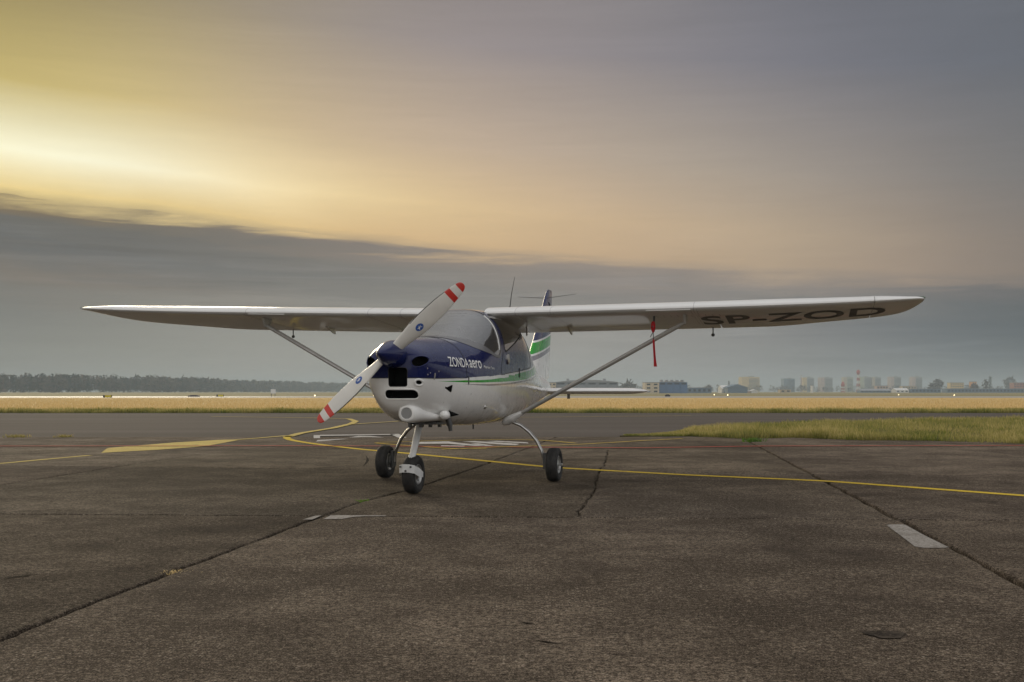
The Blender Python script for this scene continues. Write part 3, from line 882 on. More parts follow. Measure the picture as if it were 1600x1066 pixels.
regions = {}
for p in sk.polys:
    x, y, z = c = sk.centre(p)
    if f_ws(*c) < -RIM(x, z): r = 'windscreen'
    elif f_ws(*c) < FRAME(c[0], c[2]): r = 'windscreen_frame'
    elif f_win(*c) < 0: r = 'window_' + ('l' if y > 0 else 'r')
    elif f_win(*c) < .014: r = 'seal_' + ('l' if y > 0 else 'r')
    elif f_rear(*c) < 0: r = 'rear_' + ('l' if y > 0 else 'r')
    elif f_door(*c) < 0: r = 'door_' + ('l' if y > 0 else 'r')
    elif f_in_l(*c) < 0: r = 'inlet_l'
    elif f_in_r(*c) < 0: r = 'inlet_r'
    elif f_rec(*c) < 0: r = 'recess'
    elif f_slot(*c) < 0: r = 'slot'
    elif f_hole(*c) < 0: r = 'hole'
    elif f_tri(*c) < 0: r = 'louvre'
    elif x < 1.05: r = 'upper_cowling' if z > LB(x) else 'lower_cowling'
    else: r = 'fuselage'
    if z > LB(x): mi = 1
    elif z > LGT(x): mi = 0
    elif z > LGB(x) and LGT(x) > LGB(x): mi = 2
    elif z < GREY_T(x) and z > GREY_B(x) and x > .98: mi = 3
    else: mi = 0
    regions.setdefault(r, []).append((p, mi))
PAINTS = [M['white'], M['blue'], M['green'], M['grey']]

def skin_normals():
    n = []
    for (x, th) in sk.par:
        e = 4e-4
        x0, x1 = max(.3251, x - e), min(6.149, x + e)
        a, b = Vector(skin(x0, th)), Vector(skin(x1, th)); c, d = Vector(skin(x, th - e)), Vector(skin(x, th + e))
        nn = (d - c).cross(b - a)
        if nn.length < 1e-12: nn = Vector((-1, 0, 0))
        nn.normalize()
        ctr = Vector((x, 0, ZW(x)))
        if nn.dot(Vector(skin(x, th)) - ctr) < 0: nn = -nn
        n.append(nn)
    return n
SN = skin_normals()

def skin_part(name, rs, mats, parent, offset=0.0, use_mi=True):
    """one region of the skin as an object with the skin's own smooth normals"""
    idx = {}; v = []; f = []; mi = []; nrm = []
    for r in rs:
        for p, m in regions.get(r, []):
            for i in p:
                if i not in idx:
                    idx[i] = len(v)
                    q = Vector(sk.pos[i]) + SN[i] * offset
                    v.append(A(*q)); nrm.append(A(*SN[i]))
            f.append([idx[i] for i in reversed(p)]); mi.append(m if use_mi else 0)
    me = bpy.data.meshes.new(name); me.from_pydata(v, [], f)
    for m in (mats if isinstance(mats, list) else [mats]): me.materials.append(m)
    if use_mi: me.polygons.foreach_set('material_index', mi)
    me.polygons.foreach_set('use_smooth', [True] * len(f))
    # make the face winding agree with the outward normals
    me.update()
    bad = sum(1 for pl in me.polygons if pl.normal.dot(Vector(nrm[pl.vertices[0]])) < 0)
    if bad > len(f) / 2:
        me.flip_normals()
    me.normals_split_custom_set_from_vertices(nrm)
    o = bpy.data.objects.new(name, me); col.objects.link(o); o.parent = parent
    return o

def boundary(rs):
    cnt = {}
    for r in rs:
        for p, _ in regions.get(r, []):
            for i in range(len(p)):
                a, b = p[i], p[(i + 1) % len(p)]
                k = (min(a, b), max(a, b)); cnt[k] = cnt.get(k, 0) + 1
    nb = {}
    for (a, b), c in cnt.items():
        if c == 1: nb.setdefault(a, []).append(b); nb.setdefault(b, []).append(a)
    loops = []; seen = set()
    for st in nb:
        if st in seen: continue
        loop = [st]; seen.add(st); cur = st
        while True:
            nx = [q for q in nb[cur] if q not in seen]
            if not nx: break
            cur = nx[0]; seen.add(cur); loop.append(cur)
        if len(loop) > 5: loops.append(loop)
    return loops
def seam(name, rs, rad, mat, parent, lift=0.0):
    m = MB()
    for lp in boundary(rs):
        m.tube([A(*(Vector(sk.pos[i]) + SN[i] * lift)) for i in lp + lp[:1]], rad, 5, cap=False)
    return m.build(name, mat, parent)
def hollow(name, r, depth, parent, mat=None, direction=(1, 0, 0), taper=.85):
    """an opening: a dark duct going inwards from the region's edge"""
    m = MB(); d = Vector(direction)
    for lp in boundary([r]):
        P = [Vector(sk.pos[i]) for i in lp]; c = sum(P, Vector()) / len(P)
        rings = [[A(*p) for p in P], [A(*(c + (p - c) * .97 + d * depth * .25)) for p in P], [A(*(c + (p - c) * taper + d * depth)) for p in P]]
        m.loft(rings, True, False)
        n = len(P); m.add(rings[2], [tuple(range(n))])
    return m.build(name, mat or M['hollow'], parent)
def lip(r, rad, mat, parent, name='inlet_lip'):
    m = MB()
    for lp in boundary([r]):
        m.tube([A(*sk.pos[i]) for i in lp + lp[:1]], rad, 8, cap=False)
    return m.build(name, mat, parent)

fus = skin_part('fuselage', ['fuselage'], PAINTS, plane)
upc = skin_part('upper_cowling', ['upper_cowling'], PAINTS, plane)
loc_ = skin_part('lower_cowling', ['lower_cowling'], PAINTS, plane)
m = MB()       # nose plate closing the cowling behind the spinner, and tail end
m.add([A(.3255, 0, 1.2)] + [A(*skin(.325, k / 40 * 2 * math.pi)) for k in range(40)], [(0, k + 1, (k + 1) % 40 + 1) for k in range(40)])
m.build('nose_plate', M['hollow'], upc)
m = MB()
m.add([A(6.18, 0, 1.0)] + [A(*skin(6.15, k / 40 * 2 * math.pi)) for k in range(40)], [(0, k + 1, (k + 1) % 40 + 1) for k in range(40)])
m.build('tail_cap', M['white'], fus)
for r in ('inlet_l', 'inlet_r'):
    hollow('cooling_inlet', r, .10, upc); lip(r, .006, M['blue'], upc)
hollow('oil_cooler_recess', 'recess', .12, loc_)
hollow('radiator_slot', 'slot', .12, loc_); lip('slot', .007, M['white'], loc_, 'slot_lip')
hollow('air_hole', 'hole', .10, loc_); lip('hole', .011, M['white'], loc_, 'hole_lip')
hollow('louvre', 'louvre', .05, loc_, None, (.3, -1, 0), .6)
seam('cowling_seam', ['upper_cowling', 'inlet_l', 'inlet_r'], .0034, M['black'], upc)

ws = skin_part('windscreen', ['windscreen'], M['glass'], plane, 0, False)
skin_part('windscreen_frame', ['windscreen_frame'], simple('windscreen_edge_band', (.15, .148, .155), .35), ws, .003, False)
for sg in (1, -1):      # pale inner rim where the windscreen meets the door post
    m = MB(); m.tube([A(1.872 + .05 * (z - 1.35) / .4, sg * (skin_y(1.872 + .05 * (z - 1.35) / .4, z) + .002), z) for z in np.linspace(1.37, 1.72, 12)], .007, 6)
    m.build('windscreen_rim', M['letter_white'], plane)
for s in ('l', 'r'):
    d = skin_part('door', ['door_' + s], PAINTS, plane)
    w = skin_part('window', ['window_' + s], M['side_glass'], d, 0, False)
    skin_part('window_seal', ['seal_' + s], M['black'], d, .002, False)
    seam('door_gap', ['door_' + s, 'window_' + s, 'seal_' + s], .003, M['black'], d)
    skin_part('rear_window', ['rear_' + s], M['side_glass'], plane, 0, False)
    sg = 1 if s == 'l' else -1
    hm = MB()           # recessed oval latch
    pc = Vector((2.15, skin_y(2.15, 1.285), 1.285))
    for (rx, rz, off) in ((.030, .055, .004),):
        ring0 = [A(2.15 + rx * math.cos(a), sg * (skin_y(2.15, 1.285) - .004), 1.285 + rz * math.sin(a)) for a in np.linspace(0, 2 * math.pi, 20, endpoint=False)]
        ring1 = [A(2.15 + rx * math.cos(a), sg * (skin_y(2.15, 1.285) + .014), 1.285 + rz * math.sin(a)) for a in np.linspace(0, 2 * math.pi, 20, endpoint=False)]
        ring2 = [A(2.15 + rx * .6 * math.cos(a), sg * (skin_y(2.15, 1.285) + .018), 1.285 + rz * .75 * math.sin(a)) for a in np.linspace(0, 2 * math.pi, 20, endpoint=False)]
        hm.loft([ring0, ring1, ring2])
    hm.build('door_handle', M['metal'], d)
    # latch bars across the paint stripe
    for (lx, lz0, lz1) in ((.52, 1.055, 1.115), (1.08, 1.015, 1.095), (2.62, 1.10, 1.20)):
        lm = MB()
        lm.tube([A(lx, sg * (skin_y(lx, z) + .003), z) for z in np.linspace(lz0, lz1, 4)], .006, 6)
        lm.build('latch_bar', M['dark_metal'] if lx > 1 else M['metal'], plane)

# interior that shows through the glazing
m = MB(); m.box(1.34, 1.74, -.38, .38, 1.18, 1.34); m.build('instrument_panel', M['panel'], plane)
for y in (-.25, .25):
    m = MB()
    m.loft([[(x, -y - .2, z), (x, -y + .2, z), (x + .10, -y + .19, z + .0), (x + .10, -y - .19, z)] for x, z in ((2.45, .95), (2.55, 1.25), (2.62, 1.5))])
    m.box(2.0, 2.5, -y - .21, -y + .21, .86, .98)
    m.box(2.62, 2.70, -y - .11, -y + .11, 1.5, 1.64)
    m.build('seat', M['seat'], plane)
m = MB(); m.box(2.0, 3.2, -.42, .42, 1.70, 1.72); m.build('headlining', M['liner'], plane)

# lettering laid on the skin
def text_mesh(body, size, shear=0.0, offset=0.0, space=1.0):
    cu = bpy.data.curves.new('lettering', 'FONT'); cu.body = body; cu.size = size; cu.shear = shear
    cu.offset = offset; cu.space_character = space
    ob = bpy.data.objects.new('lettering', cu); col.objects.link(ob)
    dg = bpy.context.evaluated_depsgraph_get(); dg.update()
    me = bpy.data.meshes.new_from_object(ob.evaluated_get(dg))
    bpy.data.objects.remove(ob); bpy.data.curves.remove(cu)
    bm = bmesh.new(); bm.from_mesh(me); bpy.data.meshes.remove(me)
    bmesh.ops.triangulate(bm, faces=bm.faces)
    for _ in range(2):
        bmesh.ops.subdivide_edges(bm, edges=[e for e in bm.edges if e.calc_length() > size * .18], cuts=1, use_grid_fill=False)
        bmesh.ops.triangulate(bm, faces=bm.faces)
    v = [tuple(p.co) for p in bm.verts]; bm.verts.index_update(); f = [tuple(q.index for q in p.verts) for p in bm.faces]
    bm.free()
    xs = [p[0] for p in v]; ys = [p[1] for p in v]
    return v, f, min(xs), max(xs), min(ys), max(ys)
def side_text(body, x0, x1, z0, z1, zslope, sides=(1, -1), **kw):
    v, f, a, b, c, d = text_mesh(body, 1.0, **kw)
    for sg in sides:
        out = []
        for p in v:
            u = (p[0] - a) / (b - a); w = (p[1] - c) / (d - c)
            x = x0 + (x1 - x0) * (u if sg > 0 else 1 - u); z = z0 + (z1 - z0) * w + zslope * (x - x0)
            out.append(A(x, sg * (skin_y(x, z) + .004), z))
        m = MB(); m.add(out, f); m.build('side_lettering', M['letter_white'], plane, smooth=False)
side_text('ZONDA', .745, 1.10, 1.180, 1.270, -.02, (1,), offset=.012)
side_text('aero', 1.115, 1.37, 1.176, 1.252, -.02, (1,), offset=.013)
side_text('Poznan I a.o.', 1.41, 1.69, 1.178, 1.204, -.03, (1,), shear=.3, offset=.01)

# cowling screws
m = MB()
for x, z in ((.42, 1.155), (.43, 1.10), (.46, 1.115), (.58, 1.13), (.75, .85), (1.15, .93), (1.15, .80), (.9, .78), (1.45, .73)):
    y = skin_y(x, z)
    m.lathe([(0, .004), (.006, .003), (.007, 0)], A(x, y, z), A(0, 1, 0), 8)
    m.lathe([(0, .004), (.006, .003), (.007, 0)], A(x, -y, z), A(0, -1, 0), 8)
o = m.build('cowling_screw', M['metal'], plane); o['kind'] = 'stuff'

# chin intake with round mesh, exhaust dome, belly fittings
m = MB(); rings = []
CN = 28
SX, SY, SZ = .385, .102, .756
for x, yc, zc, ry, rz in ((SX, SY, SZ, .056, .056), (SX + .003, SY, SZ - .001, .068, .066), (SX + .014, SY, SZ - .002, .079, .075), (SX + .04, SY + .003, SZ - .003, .087, .081), (.48, SY + .012, SZ - .006, .096, .080), (.56, .105, .740, .112, .070), (.68, .145, .722, .125, .050), (.80, .18, .707, .125, .035), (.95, .21, .69, .10, .018), (1.05, .22, .685, .07, .006)):
    rings.append([A(x, yc + ry * math.copysign(abs(math.cos(a)) ** .85, math.cos(a)), zc + rz * math.copysign(abs(math.sin(a)) ** .85, math.sin(a))) for a in np.linspace(0, 2 * math.pi, CN, endpoint=False)])
ringof = lambda x, q: [A(x, SY + q * math.cos(a), SZ + q * math.sin(a)) for a in np.linspace(0, 2 * math.pi, CN, endpoint=False)]
m.loft([ringof(SX + .02, .050), ringof(SX + .004, .051), ringof(SX, .053)] + rings, True, False)
scoop = m.build('chin_scoop', M['white'], plane)
m = MB(); m.add([A(SX + .014, SY, SZ)] + ringof(SX + .015, .052), [(0, k + 1, (k + 1) % CN + 1) for k in range(CN)])
m.build('scoop_backing', M['panel'], scoop)
m = MB()
for k in range(-6, 7):
    o_ = k * .0082; h = math.sqrt(max(0, .051 ** 2 - o_ ** 2))
    m.box(SX + .008, SX + .011, -SY - o_ - .0022, -SY - o_ + .0022, SZ - h, SZ + h)
    m.box(SX + .0045, SX + .0075, -SY - h, -SY + h, SZ + o_ - .0022, SZ + o_ + .0022)
o = m.build('scoop_mesh', M['mesh'], scoop, smooth=False); o['kind'] = 'stuff'
m = MB()
m.lathe([(.001, -.052), (.022, -.044), (.038, -.025), (.044, 0), (.042, .05), (.035, .14)], A(.74, .335, .733), A(1, 0, 0), 20)
m.build('exhaust_dome', M['white'], plane)
m = MB(); m.tube([A(.83, .33, .72), A(.84, .345, .68), A(.85, .355, .635)], [.026, .026, .027], 14)
m.lathe([(.020, 0), (.018, -.05)], A(.85, .355, .635), A(-.05, -.1, 1), 12)
m.build('exhaust_pipe', M['dark_metal'], plane)
m = MB(); m.tube([A(.80, .365, .745), A(.90, .42, .735)], [.03, .004], 8); m.build('exhaust_slot', M['hollow'], plane)
m = MB()
for x, y in ((.70, .02), (.80, .09), (.86, .16), (.94, .05), (.92, .23)):
    m = MB(); m.box(x - .02, x + .02, -y - .012, -y + .012, .618, .68); m.build('belly_bracket', M['dark_metal'], plane, smooth=False)
m = MB(); m.box(.74, 1.0, -.26, -.02, .645, .668); m.build('cooling_flap', M['dark_metal'], plane, smooth=False)
m = MB(); m.loft([[A(2.72 + c, .0 + w, z) for c, w in ((-.03, 0), (0, .006), (.03, 0), (0, -.006))] for z in (.61, .54)]); m.build('belly_antenna', M['dark_metal'], plane)
m = MB(); m.lathe([(.0, .01), (.018, .008), (.022, -.004), (.012, -.03)], A(1.55, skin_y(1.55, .80) + .002, .80), A(0, 1, 0), 12); m.build('drain_fitting', M['metal'], plane)

# spinner and propeller
prop = empty('propeller', A(0, 0, 1.2795)); prop.parent = plane
PZ = 1.2795
m = MB()
m.lathe([(.001, 0), (.020, .012), (.042, .040), (.066, .085), (.088, .14), (.107, .20), (.120, .26), (.126, .315), (.126, .33), (.02, .332)], (0, 0, 0), (1, 0, 0), 48)
m.build('spinner', M['blue'], prop, angle=50)
m = MB(); m.lathe([(.05, .30), (.12, .31), (.12, .345), (.05, .36)], (0, 0, 0), (1, 0, 0), 32); m.build('spinner_backplate', M['dark_metal'], prop)
PANG = .7183; RT = .907; PX = .235
CH = pchip([.08, .14, .22, .32, .45, .60, .74, .84, .88, .90, .907], [.105, .115, .130, .150, .163, .155, .128, .100, .078, .048, .012])
TW = pchip([.08, .2, .4, .6, .8, .907], [R(46), R(38), R(27), R(20), R(15), R(13)])
TH_ = pchip([.08, .15, .3, .5, .8, .907], [.045, .040, .026, .018, .010, .004])
def blade_pt(sgn, r, q, face):
    """q in -1..1 across the chord (1 is the leading edge), face 1 front, -1 rear"""
    rad = Vector((0, -math.cos(PANG) * sgn, math.sin(PANG) * sgn)); tan = Vector((0, math.sin(PANG) * sgn, math.cos(PANG) * sgn))
    ch, tw, th = CH(r), TW(r), TH_(r)
    th *= max(0, 1 - q * q) ** .55
    lead = tan * math.cos(tw) - Vector((1, 0, 0)) * math.sin(tw)
    nrm = Vector((1, 0, 0)) * math.cos(tw) + tan * math.sin(tw)
    return rad * r + Vector((PX, 0, 0)) + lead * (q * ch / 2) - nrm * face * th * (.7 if face > 0 else .3)
rr = sorted(list(np.linspace(.08, .88, 34)) + [.735, .790, .852, .890, .90, .9045, .907])
qq = [-1, -.97, -.9, -.75, -.5, -.25, 0, .25, .5, .75, .86, .92, .97, 1]
for sgn in (1, -1):
    m = MB(); rings = []
    for r in rr:
        rings.append([blade_pt(sgn, r, q, 1) for q in qq] + [blade_pt(sgn, r, q, -1) for q in reversed(qq[1:-1])])
    n = len(rings[0]); base = 0
    v = [p for r in rings for p in r]; f = []; mi = []
    for i in range(len(rings) - 1):
        rm = (rr[i] + rr[i + 1]) / 2
        for k in range(n):
            f.append((i * n + k, i * n + (k + 1) % n, (i + 1) * n + (k + 1) % n, (i + 1) * n + k))
            c = 1 if (.735 < rm < .790 or rm > .852) else 0
            q = qq[min(k, len(qq) - 2)] if k < len(qq) - 1 else 0
            if k < len(qq) - 1 and qq[k] >= .92 and rm > .33 and rm < .735: c = 2
            mi.append(c)
    f.append(tuple(range(n - 1, -1, -1))); mi.append(0); f.append(tuple((len(rings) - 1) * n + k for k in range(n))); mi.append(1)
    m.v = [tuple(p) for p in v]; m.f = f; m.m = mi
    b = m.build('blade', [M['blade_white'], M['red'], M['black']], prop, angle=50)
    if sgn < 0: b['label'] = 'lower propeller blade pointing to the ground'
    else: b['label'] = 'upper propeller blade pointing to the sky'
    # round emblem near the root
    m = MB(); RC, QC = .365, -.10
    def disc(fr, fq, lift, pts):
        out = []
        for (a, c) in pts:
            r = RC + a * fr; q = QC + c * fq / (CH(r) / 2)
            p = blade_pt(sgn, r, q, 1); nx = Vector((-1, 0, 0)) * math.cos(TW(r)) - Vector((0, math.sin(PANG) * sgn, math.cos(PANG) * sgn)) * math.sin(TW(r))
            out.append(p + nx * lift)
        return out
    ring = []; nr, na = 4, 28
    vv_ = [disc(.040, .030, .0012, [(0, 0)])[0]]
    for j in range(1, nr + 1):
        vv_ += disc(.040, .030, .0012, [(math.cos(a) * j / nr, math.sin(a) * j / nr) for a in np.linspace(0, 2 * math.pi, na, endpoint=False)])
    ff = [(0, 1 + k, 1 + (k + 1) % na) for k in range(na)]
    for j in range(1, nr):
        ff += [(1 + (j - 1) * na + k, 1 + j * na + k, 1 + j * na + (k + 1) % na, 1 + (j - 1) * na + (k + 1) % na) for k in range(na)]
    m.add(vv_, ff, 0)
    for poly in ([(-.65, .15), (-.2, .1), (.1, .55), (.0, .1), (.55, .3), (.2, -.15), (-.1, -.25), (-.35, -.7), (-.35, -.15)], [(.25, -.35), (.6, -.15), (.5, -.5)]):
        m.add(disc(.040, .030, .0024, poly), [tuple(range(len(poly)))], 1)
    m.build('emblem', [M['logo_blue'], M['letter_white']], prop)

# ------------------------------------------------------------------ wings
LEX = pchip([0, .5, 2.6, 3.9, 4.35, 4.52, 4.60], [2.13, 2.13, 2.14, 2.14, 2.145, 2.155, 2.20])
TEX = pchip([0, 3.12, 3.77, 4.1, 4.35, 4.46, 4.54, 4.58, 4.60], [3.54, 3.53, 3.31, 3.20, 3.08, 2.94, 2.72, 2.52, 2.40])
LEZ = pchip([0, 2, 3, 4, 4.35, 4.62], [1.755, 1.792, 1.812, 1.842, 1.858, 1.872])
def airfoil(u):
    yt = 5 * (.2969 * math.sqrt(u) - .126 * u - .3516 * u ** 2 + .2843 * u ** 3 - .1015 * u ** 4)
    yc = .0308 * (1 - (2 * u - 1) ** 2) if u > 0 else 0
    return yc, yt
def wing_pt(y, u, up, tk=None):
    """y signed span; u chord fraction; up +1 upper, -1 lower"""
    ay = abs(y); x0, x1 = LEX(ay), TEX(ay); c = x1 - x0
    T = .136 if ay < 4.2 else .136 * (1 - .35 * (ay - 4.2) / .4)
    yc, yt = airfoil(u)
    tt = T * c if c > .7 else T * .7 * (.55 + .45 * c / .7)      # the tip stays bluff
    z = LEZ(ay) - u * .128 * (c / 1.4)
    if up > 0: z += yc * c + yt * (tt - .018 * c)
    else: z -= .021 * (1 - math.exp(-u / .018)) * (1 - u) ** .7 * min(1.4, max(c, .5))
    return AW(x0 + u * c, y, z)
us_main = [0, .003, .008, .016, .028, .045, .07, .10, .14, .18, .22, .27, .33, .40, .47, .54, .61, .68, .72, .755]
us_ctl = [.765, .80, .86, .93, .99, 1.0]
def wing_shell(ys, us, name, mat, parent, front_round=False):
    m = MB(); rings = []
    for y in ys:
        ring = [wing_pt(y, u, 1) for u in reversed(us)] + [wing_pt(y, u, -1) for u in (us[1:] if us[0] == 0 else us)]
        rings.append(ring)
    m.loft(rings, True, True)
    return m.build(name, mat, parent, angle=40)
for sg in (1, -1):
    ys_full = [.30, .5, .62] + list(np.linspace(.9, 3.9, 16)) + [4.05, 4.15]
    w = wing_shell([sg * y for y in ys_full], us_main, 'wing', M['wing_white'], plane)
    tip = wing_shell([sg * y for y in (4.155, 4.25, 4.35, 4.42, 4.48, 4.52, 4.55, 4.575, 4.59, 4.60)], us_main + us_ctl, 'wing_tip', M['wing_white'], w)
    wing_shell([sg * y for y in (.30, .5, .62)], us_ctl, 'wing_root_edge', M['wing_white'], w)
    wing_shell([sg * y for y in [.63] + list(np.linspace(.9, 2.62, 8))], us_ctl, 'flap', M['wing_white'], w)
    wing_shell([sg * y for y in [2.632] + list(np.linspace(2.8, 4.0, 8)) + [4.148]], us_ctl, 'aileron', M['wing_white'], w)
    # position lamp on the tip
    m = MB(); c = Vector(wing_pt(sg * 4.57, .08, 1)) - Vector((0, 0, .01))
    m.lathe([(.001, .040), (.008, .034), (.013, .02), (.015, 0), (.014, -.03)], c, (-.15, -sg, 0), 14)
    m.build('tip_lamp', simple('dark_tip_lamp', (.05, .09, .05), .3), w)
    # stall strip on the leading edge
    m = MB(); ys = np.linspace(1.98, 2.42, 8)
    m.loft([[Vector(wing_pt(sg * y, .010, -1)) + Vector((-.004, 0, -.001)), Vector(wing_pt(sg * y, .010, -1)) + Vector((-.012, 0, -.006)), Vector(wing_pt(sg * y, .020, -1)) + Vector((-.002, 0, -.004))] for y in ys])
    m.build('stall_strip', M['letter_white'], w, smooth=False)
    # hanging hinge brackets under flap and aileron
    for y in (.98, 1.9 if sg < 0 else 2.55):
        if y > 2 : continue
        p = Vector(wing_pt(sg * y, .70, -1))
        m = MB()
        m.loft([[p + Vector((-.10, d * .009, .01)), p + Vector((.16, d * .009, .01)), p + Vector((.19, d * .006, -.075)), p + Vector((.14, d * .006, -.07))] for d in (-1, 1)])
        m.build('flap_hinge', M['metal'], w, smooth=False)
    p = Vector(wing_pt(sg * 2.53, .95, -1))
    m = MB(); m.tube([p + Vector((0, 0, .02)), p + Vector((0, 0, -.04)), p + Vector((0, 0, -.075))], .007, 8)
    m.lathe([(.001, -.02), (.018, -.012), (.02, 0), (.018, .012), (.001, .02)], p + Vector((0, 0, -.08)), (0, 0, 1), 10)
    m.build('mass_balance', M['dark_metal'], w)
    # skin joints and rivet rows
    for y in (.63, 1.0, 2.45):
        m = MB(); m.tube([Vector(wing_pt(sg * y, u, 1)) for u in reversed(us_main)] + [Vector(wing_pt(sg * y, u, -1)) for u in us_main], .0016, 4, cap=False)
        m.build('skin_joint', M['grey'], w)
    m = MB()
    for y in (.66, .97, 1.03, 2.42, 2.48):
        for u in (.02, .05, .09, .14, .2, .27, .34, .41, .48, .55, .62, .69):
            p = Vector(wing_pt(sg * y, u, -1)); m.lathe([(.001, -.002), (.005, -.0015), (.006, .001)], p, (0, 0, 1), 6)
    for y in np.arange(2.05, 2.7, .07):
        for u in (.22, .28):
            p = Vector(wing_pt(sg * y, u, -1)); m.lathe([(.001, -.002), (.006, -.0015), (.007, .001)], p, (0, 0, 1), 6)
    o = m.build('rivet', M['dark_metal'], w); o['kind'] = 'stuff'
    # lift strut
    top = Vector(AW(2.42, sg * 2.34, 1.672)); foot = Vector(A(2.50, sg * .485, .655))
    m = MB(); N_ = 14
    def sect(c, ch, tk):
        d = (top - foot).normalized(); xa = Vector((1, 0, 0)); xa = (xa - d * xa.dot(d)).normalized(); za = d.cross(xa)
        return [c + xa * ch / 2 * math.cos(a) + za * tk / 2 * math.sin(a) * (1 if math.cos(a) < 0 else .85) for a in np.linspace(0, 2 * math.pi, N_, endpoint=False)]
    m.loft([sect(foot + (top - foot) * u, .092 * (1 if .03 < u < .97 else .8), .047 if .03 < u < .97 else .03) for u in (0, .031, .5, .969, 1)])
    st = m.build('lift_strut', M['strut'], plane)
    m = MB(); m.loft([sect(foot + (top - foot) * u, a, b) for u, a, b in ((-.045, .10, .05), (-.02, .16, .10), (.02, .16, .085), (.07, .10, .052))]); m.build('strut_fairing', M['white'], st)
    m = MB(); m.loft([[Vector(AW(xa, sg * (2.34 + d), za)) for xa, za in ((2.33, 1.75), (2.53, 1.745), (2.47, 1.655), (2.38, 1.655))] for d in (-.012, .012)]); m.build('strut_bracket', M['strut'], st, smooth=False)
wing_l = None
# wing/fuselage brackets by the left door
m = MB(); m.tube([A(3.02, .52, 1.70), A(3.05, .52, 1.64), A(3.07, .515, 1.585)], [.012, .010, .008], 8); m.lathe([(.001, -.012), (.012, 0), (.001, .012)], A(3.07, .515, 1.58), (0, 0, 1), 8)
m.build('door_prop', M['metal'], plane)

# registration letters under the left wing
v, f, a, b, c, d = text_mesh('SP-ZOD', 1.0, offset=.02, space=1.05)
out = []
for p in v:
    q = (p[0] - a) / (b - a); w_ = (p[1] - c) / (d - c)
    y = 2.47 + q * (4.28 - 2.47); x = 3.18 - .13 * (y - 2.5) - w_ * (.63 - .05 * (y - 2.5))
    ay = abs(y); u = max(.01, (x - LEX(ay)) / (TEX(ay) - LEX(ay)))
    P = Vector(wing_pt(y, min(u, 1), -1)); out.append(P + Vector((0, 0, -.0035)))
m = MB(); m.add(out, f); m.build('registration_lettering', M['letter_black'], plane, smooth=False)

# antennas
m = MB(); m.tube([A(2.62, .44, 1.82), A(2.66, .45, 2.0), A(2.72, .47, 2.19)], [.006, .004, .002], 6); m.lathe([(.02, 0), (.012, .03), (.004, .04)], A(2.62, .44, 1.825), (0, 0, 1), 10); m.build('whip_antenna', M['black'], plane)

# tail
def sym_foil(u): return 5 * (.2969 * math.sqrt(u) - .126 * u - .3516 * u ** 2 + .2843 * u ** 3 - .1036 * u ** 4)
FLE = pchip([1.0, 1.2, 1.45, 1.60, 2.0, 2.28, 2.36, 2.39], [4.75, 4.98, 5.25, 5.41, 5.83, 6.10, 6.20, 6.30])
FTE = pchip([1.0, 1.3, 1.7, 2.2, 2.34, 2.39], [6.33, 6.36, 6.43, 6.51, 6.52, 6.50])
zs = list(np.linspace(1.02, 2.28, 43)) + [2.32, 2.355, 2.375, 2.388]
uf = [0, .01, .03, .07, .14, .24, .36, .5, .63, .70]
ur = [.708, .78, .88, .97, 1.0]
def fin_mi(x, z):
    if z > LB(x): return 1
    if z > LGT(x): return 0
    if z > LGB(x): return 2
    if LGB(x) - .025 > z > LGB(x) - .085: return 3
    return 0
def fin_part(us, name, parent):
    # fine grid, cut along the paint lines by sliding rows: rows follow the stripes
    m = MB()
    lines = [None]
    rows_t = np.linspace(0, 1, 90)
    def pt(zr, u, s):
        x = FLE(zr) + (FTE(zr) - FLE(zr)) * u
        th = sym_foil(u) * .10 * (FTE(zr) - FLE(zr)) * (1 if zr < 2.3 else max(.1, 1 - (zr - 2.3) / .1))
        return x, s * th, zr
    # rows slanted like the stripes (slope .155) so that the colours meet in clean lines
    levels = sorted(list(np.linspace(.98, 2.60, 60)) + [1.60, 1.575, 1.44, 1.415, 1.355])
    for s in (1, -1):
        grid_ = []
        for L in levels:
            row = []
            for u in us:
                z = L
                for _ in range(10):
                    zc = min(max(z, 1.0), 2.388); x = FLE(zc) + (FTE(zc) - FLE(zc)) * u
                    z = L + .1495 * (x - 5.25)
                z = min(max(z, 1.0), 2.388)
                x, y, z = pt(z, u, s); row.append(A(x, y, z))
            grid_.append(row)
        for i in range(len(levels) - 1):
            lm = (levels[i] + levels[i + 1]) / 2
            c = 1 if lm > 1.60 else 0 if lm > 1.575 else 2 if lm > 1.44 else 0 if lm > 1.415 else 3 if lm > 1.355 else 0
            for k in range(len(us) - 1):
                q = [grid_[i][k], grid_[i][k + 1], grid_[i + 1][k + 1], grid_[i + 1][k]]
                if abs(q[0][2] - q[3][2]) + abs(q[1][2] - q[2][2]) < 1e-5: continue
                m.add(q, [(0, 1, 2, 3)], c)
    me_ = m.build(name, PAINTS, parent, recalc=False)
    bm = bmesh.new(); bm.from_mesh(me_.data); bmesh.ops.remove_doubles(bm, verts=bm.verts, dist=1e-5)
    bmesh.ops.recalc_face_normals(bm, faces=bm.faces); bm.to_mesh(me_.data); bm.free()
    me_.data.polygons.foreach_set('use_smooth', [True] * len(me_.data.polygons))
    return me_
fin = fin_part(uf, 'tail_fin', plane)
rud = fin_part(ur, 'rudder', plane)
m = MB()
for s in (1, -1):
    m.tube([A(6.15, s * .02, 2.255), A(6.22, s * .42, 2.285 if s < 0 else 2.31)], [.004, .002], 6)
m.build('whisker_antenna', M['black'], fin)
